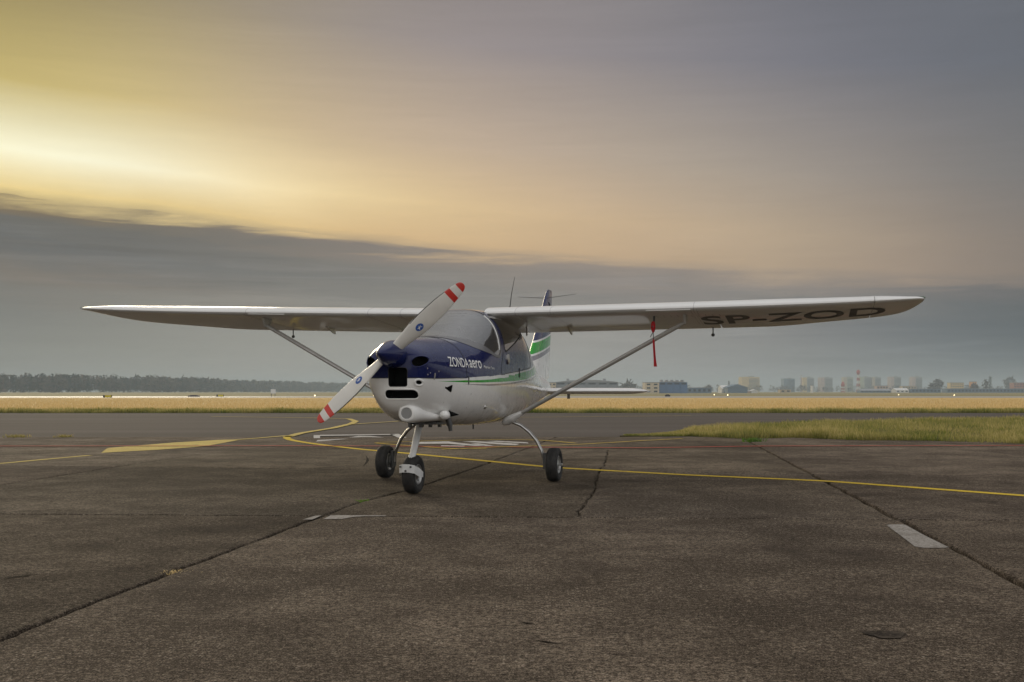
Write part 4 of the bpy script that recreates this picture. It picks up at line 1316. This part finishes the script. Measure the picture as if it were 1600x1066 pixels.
# tail fin emblem: black sail strokes
m = MB()
for k in range(3):
    pts_ = [(6.20 + .02 * k, 2.20 - .03 * k), (6.28, 2.17 - .04 * k), (6.36 - .02 * k, 2.07 - .02 * k)]
    m.tube([A(x, .10 * sym_foil(.75) * .5 + .012, z) for x, z in pts_], .006, 5)
m.build('fin_emblem', M['letter_black'], rud)
for sg in (1, -1):
    m = MB(); rings = []
    for y, ch, xo in ((.06, .74, 0), (.3, .74, 0), (.8, .73, .005), (1.25, .71, .02), (1.36, .66, .05), (1.42, .54, .13), (1.447, .36, .24)):
        ring = []
        us = [1, .93, .8, .6, .4, .25, .14, .07, .03, .01, 0]
        T = .115 * (1 if y < 1.3 else max(.35, 1 - (y - 1.3) * 4))
        for u in us: ring.append(A(5.66 + xo + u * ch, sg * y, .957 + sym_foil(u) * T * ch))
        for u in reversed(us[1:-1]): ring.append(A(5.66 + xo + u * ch, sg * y, .957 - sym_foil(u) * T * ch))
        rings.append(ring)
    m.loft(rings); st_ = m.build('stabilator', M['wing_white'], plane, angle=40)
    m = MB(); m.box(5.95, 6.1, -sg * .35 - .004, -sg * .35 + .004, .85, .93); m.build('tab_horn', M['dark_metal'], st_, smooth=False)

# ------------------------------------------------------------------ landing gear
def wheel(name, cx, cy, r, wd, yaw, parent, hub_out):
    """tyre with flat contact, rim, hub; hub_out = +1 when the hub cap faces the aeroplane's left"""
    W = empty(name, A(cx, cy, r), (0, 0, -yaw)); W.parent = parent
    prof = [(r * .52, -wd * .36), (r * .62, -wd * .46), (r * .78, -wd * .50), (r * .91, -wd * .44), (r * .975, -wd * .31), (r * .995, -wd * .14), (r * .995, -wd * .10), (r * .98, -wd * .09), (r * .98, -wd * .06), (r, -wd * .05), (r, wd * .05), (r * .98, wd * .06), (r * .98, wd * .09), (r * .995, wd * .10), (r * .995, wd * .14), (r * .975, wd * .31), (r * .91, wd * .44), (r * .78, wd * .50), (r * .62, wd * .46), (r * .52, wd * .36)]
    m = MB(); m.lathe(prof, (0, 0, 0), (0, 1, 0), 56)
    m.v = [(x, y * (1 + (.06 if z < -r * .75 else 0)), max(z, -r + .004)) for x, y, z in m.v]
    m.build('tyre', M['tyre'], W, angle=25)
    m = MB()
    m.lathe([(r * .53, -wd * .37), (r * .50, -wd * .42), (r * .44, -wd * .30), (r * .30, -wd * .24), (r * .22, -wd * .36), (.001, -wd * .40)], (0, 0, 0), (0, 1, 0), 32)
    m.lathe([(r * .53, wd * .37), (r * .50, wd * .42), (r * .44, wd * .30), (r * .30, wd * .24), (r * .22, wd * .36), (.001, wd * .40)], (0, 0, 0), (0, 1, 0), 32)
    for k in range(6):
        a = k / 6 * 2 * math.pi
        for s in (-1, 1): m.lathe([(.001, .012), (.008, .01), (.009, 0)], (r * .36 * math.cos(a), s * wd * .27, r * .36 * math.sin(a)), (0, s, 0), 6)
    m.build('rim', M['rim'], W)
    m = MB(); m.tube([(0, -wd * .72, 0), (0, wd * .72, 0)], .014, 10); m.build('axle', M['metal'], W)
    return W
for sg in (1, -1):
    gear = empty('main_gear', A(2.53, sg * .5, 0)); gear.parent = plane
    gx, gy = 2.53, -sg * .5
    path = [(2.50, .40, .635), (2.50, .50, .628), (2.505, .60, .590), (2.51, .69, .520), (2.52, .765, .430), (2.525, .815, .330), (2.53, .845, .230), (2.53, .85, .18)]
    m = MB(); m.tube([(x - gx, -sg * y - gy, z) for x, y, z in path], [.030, .030, .029, .028, .027, .026, .025, .024], 12, flat=((1, 0, 0), .62))
    m.build('spring_leg', M['metal'], gear)
    m = MB(); m.box(2.48 - gx, 2.58 - gx, -sg * .858 - gy - .014, -sg * .858 - gy + .014, .13, .30)
    m.lathe([(.001, -.012), (.075, -.012), (.075, .0), (.001, .0)], (0, -sg * .875 - gy, .18), (0, 1, 0), 24)
    m.build('brake_disc', M['dark_metal'], gear, smooth=False)
    wheel('main_wheel', 2.53, sg * .952, .18, .128, 0, plane, sg)
# nose gear
ng = empty('nose_gear', A(.84, 0, 0)); ng.parent = plane
m = MB(); m.tube([A(1.02 - .84, 0, .66), A(.93 - .84, 0, .52), A(.80 - .84, 0, .33)], [.034, .033, .030], 16); m.tube([A(.81 - .84, 0, .35), A(.735 - .84, 0, .235)], [.037, .040], 16)
m.build('nose_leg', M['gear_white'], ng)
m = MB()     # fork: a bent plate round the front of the wheel with an arm to each end of the axle
prof = [(-.005, -.09), (-.09, -.088), (-.165, -.07), (-.195, -.03), (-.195, .03), (-.165, .07), (-.09, .088), (-.005, .09)]
hi = [.205, .245, .275, .285, .285, .275, .245, .205]; lo = [.155, .165, .20, .21, .21, .20, .165, .155]
rings = []
for (x, y), h, l in zip(prof, hi, lo):
    d = Vector((x, y)).normalized() * .009
    rings.append([(x, -y, h), (x + d.x, -y - d.y, h), (x + d.x, -y - d.y, l), (x, -y, l)])
m.loft(rings); m.build('nose_fork', M['gear_white'], ng, angle=30)
for y in (-.05, .0, .05):
    m = MB(); m.lathe([(.001, .012), (.009, .010), (.010, 0)], (-.206, -y, .262 if y else .225), (-1, 0, 0), 8)
    m.build('fork_bolt', M['dark_metal'], ng)
wheel('nose_wheel', .84, 0, .18, .125, 0, plane, 1)

# pitot tube with its red cover and ribbon
pb = Vector(wing_pt(2.02, .22, -1))
m = MB(); m.tube([pb + Vector((0, 0, .02)), pb + Vector((0, 0, -.07)), pb + Vector((-.02, 0, -.105)), pb + Vector((-.10, 0, -.112))], [.012, .010, .009, .008], 8)
m.build('pitot_tube', M['dark_metal'], plane)
pc = plane.matrix_basis if False else None
cover = empty('pitot_cover', (0, 0, 0))
mw = plane.location; rotz = math.pi / 2 - YAW
def to_world(p):
    c_, s_ = math.cos(rotz), math.sin(rotz)
    return Vector((mw.x + p[0] * c_ - p[1] * s_, mw.y + p[0] * s_ + p[1] * c_, p[2]))
q0 = to_world(pb + Vector((-.06, 0, -.112)))
cover.location = q0
tag(cover, 'red cloth pitot cover with a long red ribbon hanging under the wing', 'pitot cover')
m = MB(); m.tube([(0, 0, .055), (0, 0, .03), (0, 0, -.01), (0, 0, -.045), (0, 0, -.06)], [.014, .022, .024, .016, .006], 12)
m.build('sleeve', M['ribbon'], cover)
m = MB(); m.tube([(-.002, 0, -.055), (-.02, 0, -.085), (-.028, 0, -.105)], .004, 6); m.tube([(0, 0, -.055), (.003, 0, -.13)], .004, 6); m.build('cord', M['dark_metal'], cover)
m = MB(); rings = []
for i in range(24):
    u = i / 23; z = -.12 - .285 * u; w = .010 + .018 * u; a = .5 + 1.0 * math.sin(u * 2.2)
    x = .004 + .018 * u ** 1.3; c_ = math.cos(a * .6); s_ = math.sin(a * .6)
    rings.append([(x - w * c_, -w * s_, z), (x + w * c_, w * s_, z), (x + w * c_ + .001, w * s_ + .002, z), (x - w * c_ + .001, -w * s_ + .002, z)])
m.loft(rings); m.build('ribbon', M['ribbon'], cover)

# ------------------------------------------------------------------ the airfield beyond
def at(u, D): return ((u - 800) / FPX * D, D)
def hgt(v, D): return CAM_H + (HORIZON - v) / FPX * D

def clump_tree(r, n, h, w, base=.25, kind='pine'):
    """triangles scattered through a crown; returns verts (n,3,3)"""
    u = r.uniform(0, 1, n) ** .9
    z = h * (base + (1 - base) * u)
    if kind == 'pine': prof = (1 - u) ** .65 * (.55 + .45 * np.minimum(1, u * 5))
    else: prof = np.sqrt(np.maximum(.02, 1 - ((u - .5) * 2) ** 2))
    a = r.uniform(0, 2 * np.pi, n); rad = w / 2 * prof * np.sqrt(r.uniform(.15, 1, n)) * (1 + .25 * np.sin(a * 3 + r.uniform(0, 6)))
    c = np.stack([rad * np.cos(a), rad * np.sin(a), z], 1)
    s = (w * r.uniform(.07, .17, n))[:, None, None]
    return c[:, None, :] + r.normal(0, 1, (n, 3, 3)) * s * np.array([1, 1, .8])

def forest(name, edge_pts, n, hr, depth, mat, seed, ntri=50, pine_share=.6):
    r = np.random.default_rng(seed); V = []; T = []
    ex = np.array(edge_pts, float); cum = np.concatenate([[0], np.cumsum(np.linalg.norm(np.diff(ex, axis=0), axis=1))])
    for i in range(n):
        s = r.uniform(0, cum[-1]); x = np.interp(s, cum, ex[:, 0]); y = np.interp(s, cum, ex[:, 1])
        dd = r.uniform(0, 1) ** 1.3 * depth; y += dd
        cl = mnoise.noise(Vector((s * .006, 3, seed))) + .6 * mnoise.noise(Vector((s * .025, 9, seed)))
        h = r.uniform(*hr) * (1 + .15 * cl) * r.choice([.8, .92, 1, 1, 1.06]) * (.82 + .18 * min(1, dd / 20)); k = 'pine' if r.uniform() < pine_share + .5 * cl else 'round'
        w = h * (r.uniform(.28, .42) if k == 'pine' else r.uniform(.5, .75))
        tr = clump_tree(r, ntri, h, w, .06 if dd < 30 else .2, k)
        tr[..., 0] += x; tr[..., 1] += y; tr[..., 2] -= .1
        V.append(tr.reshape(-1, 3)); tv = np.clip(r.normal(.16 if k == 'pine' else .62, .24), 0, 1)
        T.append(np.repeat(np.clip(tv + r.normal(0, .1, ntri), 0, 1), 3))
    V = np.concatenate(V); T = np.concatenate(T).astype(np.float32)
    V[:, 2] = np.maximum(V[:, 2], -.09)
    o = np_mesh(name, V, np.arange(len(V)), 3, mat)
    o.data.attributes.new('tint', 'FLOAT', 'POINT').data.foreach_set('value', T)
    return o
fr = forest('forest', [(-1250, 900), at(-150, 1000), at(62, 1080), at(84,1140)], 1700, (14.5, 18.5), 90, M['pine'], 11, 90)
fr2 = forest('forest', [at(82, 1150), at(140, 1160), at(250, 1250), at(350, 1560), at(450, 1900), at(560, 2250), at(700, 2700)], 2800, (14.0, 18), 110, M['pine'], 12, 75)
tag(fr, 'dark mixed forest at the far left edge of the airfield, nearer block left of the gap', 'forest', kind='stuff')
tag(fr2, 'long dark forest along the horizon, running right from the gap in the trees', 'forest', kind='stuff')
tl = forest('treeline', [at(690, 2600), at(860, 2200), at(960, 1900), at(1100, 1850), at(1350, 1900), at(1700, 1900), at(2100, 1900)], 900, (7, 12.5), 120, M['bare'], 13, 40, .15)
tag(tl, 'low hazy line of bare trees between the hangars and the tower blocks', 'treeline', kind='stuff')

def tree(u, D, vtop, wid, label, mat='bare', kind='round'):
    x, y = at(u, D); h = hgt(vtop, D); root = empty('bare_tree' if mat == 'bare' else 'poplar_tree', (x, y, -.1))
    tag(root, label, 'tree', 'trees beyond the runway')
    r = np.random.default_rng(int(u * 3)); w = wid / FPX * D
    m = MB(); m.tube([(0, 0, 0), (0, 0, h * .4), (w * .03, 0, h * .8)], [h * .025, h * .018, h * .004], 6)
    for k in range(9):
        a = r.uniform(0, 6.28); z0 = h * r.uniform(.25, .6); L = w * .45
        m.tube([(0, 0, z0), (L * .5 * math.cos(a), L * .5 * math.sin(a), z0 + h * .15), (L * math.cos(a) * .9, L * math.sin(a) * .9, z0 + h * .3)], [h * .010, h * .006, h * .002], 4)
    m.build('trunk', M['bark'], root)
    tr = clump_tree(r, 260, h, w, .22, kind)
    o = np_mesh('crown', tr.reshape(-1, 3), np.arange(260 * 3), 3, M['bare'] if mat == 'bare' else M['pine'], root)
    o.data.attributes.new('tint', 'FLOAT', 'POINT').data.foreach_set('value', np.repeat(np.clip(r.normal(.4, .2, 260), 0, 1), 3).astype(np.float32))
tree(981, 1300, 599.5, 22, 'broad bare tree between the two hangars')
tree(962, 1300, 603, 14, 'small bare tree at the right end of the long grey hangar')
tree(1139, 1500, 595, 4.5, 'thin spire shaped tree just left of the gabled hangar', 'pine', 'pine')
tree(1107, 1500, 602.5, 10, 'low round tree left of the thin spire shaped tree')
tree(1465, 1500, 593.5, 15, 'spiky bare tree right of the last tower block')
tree(1456, 1500, 600, 12, 'small bare bush tree leaning on the spiky bare tree')
tree(1547, 1900, 588.5, 7.5, 'tall narrow poplar in front of the low town at the right', 'pine', 'pine')
tree(1540, 1300, 594, 8, 'shorter bare tree touching the tall narrow poplar on its left')
tree(1578, 1900, 590.5, 17, 'large dense rounded tree near the right end of the horizon', 'bare', 'round')
tree(1523, 1400, 601, 12, 'low bare tree between the orange house and the poplar')

def mat_wall(name, c, var=.08): return simple(name, c, .85, var=var, scale=.2)
MW = {'grey': mat_wall('grey_hangar_cladding', (.22, .24, .27)), 'blue': mat_wall('blue_hangar_cladding', (.10, .17, .30)), 'cream': mat_wall('cream_wall', (.55, .47, .36)),
      'yellow': mat_wall('yellow_render', (.58, .42, .17)), 'pinkish': mat_wall('pinkish_render', (.46, .34, .28)), 'slate': mat_wall('slate_blue_render', (.13, .18, .24)), 'beige': mat_wall('beige_render', (.46, .38, .27)),
      'concrete': mat_wall('grey_panel_block', (.26, .25, .23)), 'roof': mat_wall('grey_roof_sheet', (.28, .29, .31)), 'white': mat_wall('white_cladding', (.66, .65, .63)), 'orange': mat_wall('orange_render', (.60, .28, .08)),
      'brick': mat_wall('red_brick', (.36, .16, .11)), 'darkwin': mat_wall('dark_glazing', (.05, .06, .07)), 'redsign': mat_wall('red_cladding', (.42, .15, .13)), 'palegreen': mat_wall('pale_green_render', (.38, .40, .28))}

def hangar(u0, u1, D, vtop, depth, wall, label, arch=0.12, bumps=4, name='hangar'):
    x0, x1 = at(u0, D)[0], at(u1, D)[0]; h = hgt(vtop, D); w = x1 - x0
    root = empty(name, ((x0 + x1) / 2, D, -.1)); tag(root, label, 'hangar')
    m = MB(); he = h * (1 - arch)
    m.box(-w / 2, w / 2, 0, depth, 0, he); m.build('wall', MW[wall], root, smooth=False)
    m = MB(); N_ = 12
    ring = [(-w / 2 - .3 + (w + .6) * k / N_, he + .02 + (h - he) * (1 - abs(2 * k / N_ - 1) ** 2.2)) for k in range(N_ + 1)]
    m.loft([[(x, y, z) for x, z in ring] + [(w / 2 + .3, y, he), (-w / 2 - .3, y, he)] for y in (-.4, depth + .4)]); m.build('roof', MW['roof'], root, smooth=False)
    n = max(4, int(w / 6))
    for k in range(n):
        m = MB(); m.box(-w / 2 + w * (k + .08) / n, -w / 2 + w * (k + .92) / n, -.15, 0, .2, he * .72)
        m.build('sliding_door', MW['grey' if wall == 'grey' else 'blue'], root, smooth=False)
    for k in range(n - 1):
        m = MB(); m.box(-w / 2 + w * (k + 1) / n - .15, -w / 2 + w * (k + 1) / n + .15, -.25, -.02, 0, he * .95); m.build('pilaster', MW[wall], root, smooth=False)
    for k in range(bumps):
        bx = -w / 2 + w * (k + .7) / (bumps + .4)
        m = MB(); m.box(bx - .8, bx + .8, depth * .2, depth * .35, h * .93, h + .9); m.build('roof_vent', MW['roof'], root, smooth=False)
    m = MB()
    for k in range(n):
        m.box(-w / 2 + w * (k + .15) / n, -w / 2 + w * (k + .85) / n, -.05, -.01, he * .80, he * .93)
    o = m.build('window_band', MW['darkwin'], root, smooth=False); o['kind'] = 'stuff'
    return root
hangar(868, 966, 720, 593.5, 30, 'grey', 'long grey hangar behind the tail of the aeroplane', .18, 3)
hb = hangar(1030, 1074, 700, 595.5, 26, 'blue', 'blue hangar with a cream tower block on its left side', .10, 5)

def house(u0, u1, D, vtop, wall, label, cat='building', depth=9, roof='flat', name='building', floors=2, roofmat='roof'):
    x0, x1 = at(u0, D)[0], at(u1, D)[0]; h = hgt(vtop, D); w = x1 - x0
    root = empty(name, ((x0 + x1) / 2, D, -.1)); tag(root, label, cat)
    he = h * (.62 if roof == 'gable' else .55 if roof == 'side' else .94)
    m = MB(); m.box(-w / 2, w / 2, 0, depth, 0, he); m.build('wall', MW[wall], root, smooth=False)
    m = MB()
    if roof == 'gable':
        m.loft([[(-w / 2 - .3, y, he), (0, y, h), (w / 2 + .3, y, he)] for y in (-.3, depth + .3)])
    elif roof == 'side':
        m.loft([[(x, -.3, he), (x, depth / 2, h), (x, depth + .3, he)] for x in (-w / 2 - .2, w / 2 + .2)])
    else:
        m.box(-w / 2 - .15, w / 2 + .15, -.15, depth + .15, he, h)
    m.build('roof', MW[roofmat], root, smooth=False)
    if floors:
        m = MB(); nw_ = max(2, int(w / 3.2))
        for f_ in range(floors):
            for k in range(nw_):
                xa = -w / 2 + w * (k + .25) / nw_; za = he * (f_ + .3) / floors
                m.box(xa, xa + w * .5 / nw_, -.06, .02, za, za + he * .45 / floors)
        o = m.build('window_row', MW['darkwin'], root, smooth=False)
        o['kind'] = 'stuff'
    return root
house(1008, 1030, 698, 597, 'cream', 'cream office annexe with blue bands left of the blue hangar', floors=3, depth=14)
house(857, 868.5, 715, 597, 'cream', 'pale annexe at the left end of the long grey hangar', floors=3, depth=12)
house(1074, 1112, 760, 605.5, 'slate', 'low slate blue shed stretching right of the blue hangar', floors=1, depth=14)
house(1137, 1168, 820, 600, 'slate', 'gabled blue hangar below the yellow tower block', 'hangar', 22, 'gable', 'hangar', 0, 'slate')
house(1128, 1140, 835, 602, 'white', 'white lean to shed on the left of the gabled hangar', 'shed', 16, 'side', 'shed', 0, 'white')
house(1174, 1184, 840, 608.5, 'white', 'small white shed right of the gabled hangar', 'shed', 8, 'gable', 'shed', 0, 'white')
house(1167, 1172, 840, 609.5, 'pinkish', 'tiny pink hut touching the gabled hangar', 'hut', 6, 'side', 'hut', 0)
house(1219, 1236, 900, 608.5, 'beige', 'low sandy building below the slate blue tower', floors=1, depth=8)
house(1268, 1271, 900, 602, 'white', 'slim white mast house between two tower blocks', 'tower', 3, 'flat', 'tower', 0)
house(1345, 1392, 1000, 607.5, 'slate', 'long low blue shed behind the red and white mast', 'shed', 12, 'side', 'shed', 1)
house(1400, 1420, 1000, 606.5, 'white', 'white roofed shed below the last tower block', 'shed', 12, 'side', 'shed', 1, 'white')
house(1424, 1470, 1000, 607.5, 'slate', 'long blue shed right of the white roofed shed', 'shed', 12, 'flat', 'shed', 1)
house(1480, 1600, 1040, 607, 'slate', 'very long low blue grey hall below the orange house', 'hall', 14, 'flat', 'hall', 1)
house(1485, 1506, 1600, 597.5, 'yellow', 'yellow housing block left of the orange house', floors=4, depth=12)
house(1519, 1526, 1500, 596, 'orange', 'narrow bright orange house', 'house', 10, 'flat', 'house', 4)
house(1584, 1606, 1400, 597.5, 'brick', 'red brick block at the right edge of the view', floors=4, depth=12)
house(1370, 1388, 1300, 602.5, 'pinkish', 'flat pink building in front of the tower blocks', floors=2, depth=10)
house(1410, 1432, 1350, 603, 'beige', 'pale low block below the last two towers', floors=2, depth=10)

def block(u0, u1, D, vtop, front, side, label):
    x0, x1 = at(u0, D)[0], at(u1, D)[0]; h = hgt(vtop, D); w = x1 - x0
    root = empty('tower_block', ((x0 + x1) / 2, D, -.1)); tag(root, label, 'tower block', 'tower blocks on the horizon')
    m = MB(); m.box(-w / 2, w / 2, 0, w, 0, h * .97); m.build('wall', MW[front], root, smooth=False)
    m = MB(); m.box(-w * .54, -w * .22, -1.2, w * .9, 0, h * .985); m.build('stair_wing', MW[side], root, smooth=False)
    m = MB(); m.box(-w * .02, w * .22, w * .2, w * .7, h * .97 + .01, h * 1.03); m.build('roof_house', MW['concrete'], root, smooth=False)
    m = MB()
    for f_ in range(10):
        m.box(-w * .12, w * .46, -.15, .05, h * (.06 + f_ * .085), h * (.06 + f_ * .085 + .045))
    o = m.build('window_band', MW['darkwin'], root, smooth=False); o['kind'] = 'stuff'
block(1160, 1187, 2300, 588.5, 'yellow', 'yellow', 'wide yellow tower block above the gabled hangar')
block(1225, 1242, 2100, 591, 'slate', 'slate', 'slate blue tower block right of the wide yellow one')
block(1256, 1272, 2500, 589.5, 'concrete', 'yellow', 'third tower block from the left, yellow on its left side')
block(1283, 1301, 2500, 589.5, 'concrete', 'pinkish', 'fourth tower block from the left, left of the red and white mast')
block(1319, 1333, 2500, 589, 'palegreen', 'beige', 'pale green tower block just left of the tall mast')
block(1346, 1361, 2500, 588.5, 'concrete', 'palegreen', 'tower block just right of the tall mast')
block(1363, 1376.5, 2500, 589, 'concrete', 'beige', 'tower block close beside the one right of the mast')
block(1392, 1408, 2500, 588.5, 'concrete', 'pinkish', 'second tower block from the right, pinkish left wing')
block(1426, 1441, 2500, 588.5, 'concrete', 'pinkish', 'rightmost tower block, standing alone')
# chimney and masts
x, y = at(1252, 2200); ch = empty('chimney', (x, y, -.1)); tag(ch, 'thin factory chimney between the slate blue tower and its neighbour', 'chimney')
m = MB(); h = hgt(586, 2200); m.tube([(0, 0, 0), (0, 0, h)], [2.0, 1.2], 10); m.build('shaft', MW['pinkish'], ch)
m = MB(); m.tube([(0, 0, h * .86), (0, 0, h * .94)], [1.5, 1.45], 10); m.build('band', MW['white'], ch)
def mast(u, D, vtop, label, head):
    x, y = at(u, D); h = hgt(vtop, D); root = empty('lattice_mast', (x, y, -.1)); tag(root, label, 'mast')
    n = 7
    for k in range(n):
        z0, z1 = h * .9 * k / n, h * .9 * (k + 1) / n; w0, w1 = 1.9 - 1.2 * k / n, 1.9 - 1.2 * (k + 1) / n
        m = MB()
        for sx, sy in ((-1, -1), (1, -1), (1, 1), (-1, 1)):
            m.tube([(sx * w0, sy * w0, z0), (sx * w1, sy * w1, z1)], .26, 4)
        for s in (-1, 1):
            m.tube([(-s * w0, -w0, z0), (s * w1, -w1, z1)], .16, 4); m.tube([(-s * w0, w0, z0), (s * w1, w1, z1)], .16, 4)
        m.build('mast_section', MW['redsign' if k % 2 == 0 else 'white'], root, smooth=False)
    m = MB()
    if head == 'ball': m.lathe([(.001, -3.0), (1.4, -2.5), (2.4, 0), (1.4, 2.5), (.001, 3.0)], (0, 0, h - 3.0), (0, 0, 1), 12)
    else: m.lathe([(.001, -.4), (2.2, 0), (2.4, 1.2), (1.0, 4.6), (.001, 5.0)], (0, 0, h - 5.0), (0, 0, 1), 10)
    m.build('mast_head', MW['redsign'], root)
mast(1341, 1300, 577.5, 'tall red and white lattice mast with a red head', 'ball')
mast(1317, 1300, 596, 'shorter red and white mast left of the tall one', 'cone')
x, y = at(1317, 618)

# airfield signs and lamps
def taxi_sign(u, D, w, label):
    x, y = at(u, D); root = empty('taxiway_sign', (x, y, -.1)); tag(root, label, 'sign', 'signs by the runway')
    m = MB(); m.box(-w / 2, w / 2, -.1, .1, .12, .50); m.build('frame', simple('sign_frame', (.04, .04, .04), .6), root, smooth=False)
    m = MB(); m.box(-w * .28, w / 2 - .05, -.115, -.102, .16, .46); m.build('face', simple('yellow_sign_face', (.62, .50, .03), .5), root, smooth=False)
    for s in (-.35, .35):
        m = MB(); m.box(s * w - .04, s * w + .04, -.04, .04, 0, .12); m.build('post', M['dark_metal'], root, smooth=False)
taxi_sign(168, 176, 1.4, 'yellow and black sign on the runway edge at the far left')
taxi_sign(344, 200, 1.3, 'yellow and black sign on the runway edge, further right')
x, y = at(427, 210); root = empty('marker_board', (x, y, -.1)); tag(root, 'small white framed board beside the runway left of the propeller', 'board')
m = MB(); m.box(-.45, .45, -.05, .05, .7, 1.5); m.build('panel', MW['white'], root, smooth=False)
for s in (-.35, .35):
    m = MB(); m.box(s - .04, s + .04, -.04, .04, 0, .7); m.build('post', M['dark_metal'], root, smooth=False)
x, y = at(303, 205); root = empty('equipment_box', (x, y, -.1)); tag(root, 'low dark box by the runway between the two yellow signs', 'box')
m = MB(); m.box(-1.0, 1.0, -.4, .4, 0, .32); m.box(-.6, .6, -.3, .3, .32, .42); m.build('housing', simple('dark_box_paint', (.07, .06, .07), .7), root, smooth=False)
x, y = at(1043, 215); root = empty('equipment_box', (x, y, -.1)); tag(root, 'small black box by the runway right of the tailplane tip', 'box')
m = MB(); m.box(-.5, .5, -.3, .3, 0, .4); m.box(-.3, .3, -.2, .2, .4, .5); m.build('housing', simple('black_box_paint', (.03, .03, .03), .7), root, smooth=False)

lampm = NT('lit_runway_lamp'); lampm.put(lampm.b.inputs['Emission Color'], (1.0, .78, .42)); lampm.put(lampm.b.inputs['Emission Strength'], 4.0); lampm.color((.8, .75, .6))
lamp_src = None
for u, D, lab in ((492, 185, 'lit runway lamp seen below the left strut'), (584, 190, 'lit runway lamp beside the cowling'), (1116, 240, 'lit runway lamp below the gap left of the gabled hangar'), (1137, 210, 'lit runway lamp in front of the gabled hangar'),
                  (1404, 240, 'lit runway lamp below the tower blocks'), (1491, 205, 'lit runway lamp below the yellow housing block')):
    x, y = at(u, D)
    if lamp_src is None:
        lamp_src = empty('runway_lamp', (x, y, -.05))
        m = MB(); m.tube([(0, 0, 0), (0, 0, .22)], .04, 6); m.build('post', M['dark_metal'], lamp_src)
        m = MB(); m.lathe([(.001, -.14), (.075, -.07), (.095, 0), (.075, .07), (.001, .10)], (0, 0, .34), (0, 0, 1), 12); m.build('globe', lampm.m, lamp_src)
        r_ = lamp_src
    else:
        r_ = lamp_src.copy(); col.objects.link(r_); r_.location = (x, y, -.05)
        for chd in lamp_src.children:
            c2 = chd.copy(); col.objects.link(c2); c2.parent = r_
    tag(r_, lab, 'lamp', 'lit lamps along the runway')

# ------------------------------------------------------------------ haze: one box of even air round everything
m = MB(); m.box(-5700, 5700, -500, 5700, -1.2, 50)
hz = m.build('haze', None, smooth=False) if False else None
me = bpy.data.meshes.new('haze'); me.from_pydata(m.v, [], m.f)
hm_ = bpy.data.materials.new('haze_air'); hm_.use_nodes = True
t_ = hm_.node_tree; t_.nodes.clear()
pv = t_.nodes.new('ShaderNodeVolumePrincipled'); pv.inputs['Color'].default_value = (.52, .62, .72, 1); pv.inputs['Density'].default_value = .00034; pv.inputs['Anisotropy'].default_value = .2
ot = t_.nodes.new('ShaderNodeOutputMaterial'); t_.links.new(pv.outputs[0], ot.inputs['Volume'])
me.materials.append(hm_)
hz = bpy.data.objects.new('haze', me); col.objects.link(hz); hz['kind'] = 'stuff'
tag(hz, 'thin grey evening haze lying over the whole airfield', 'haze')
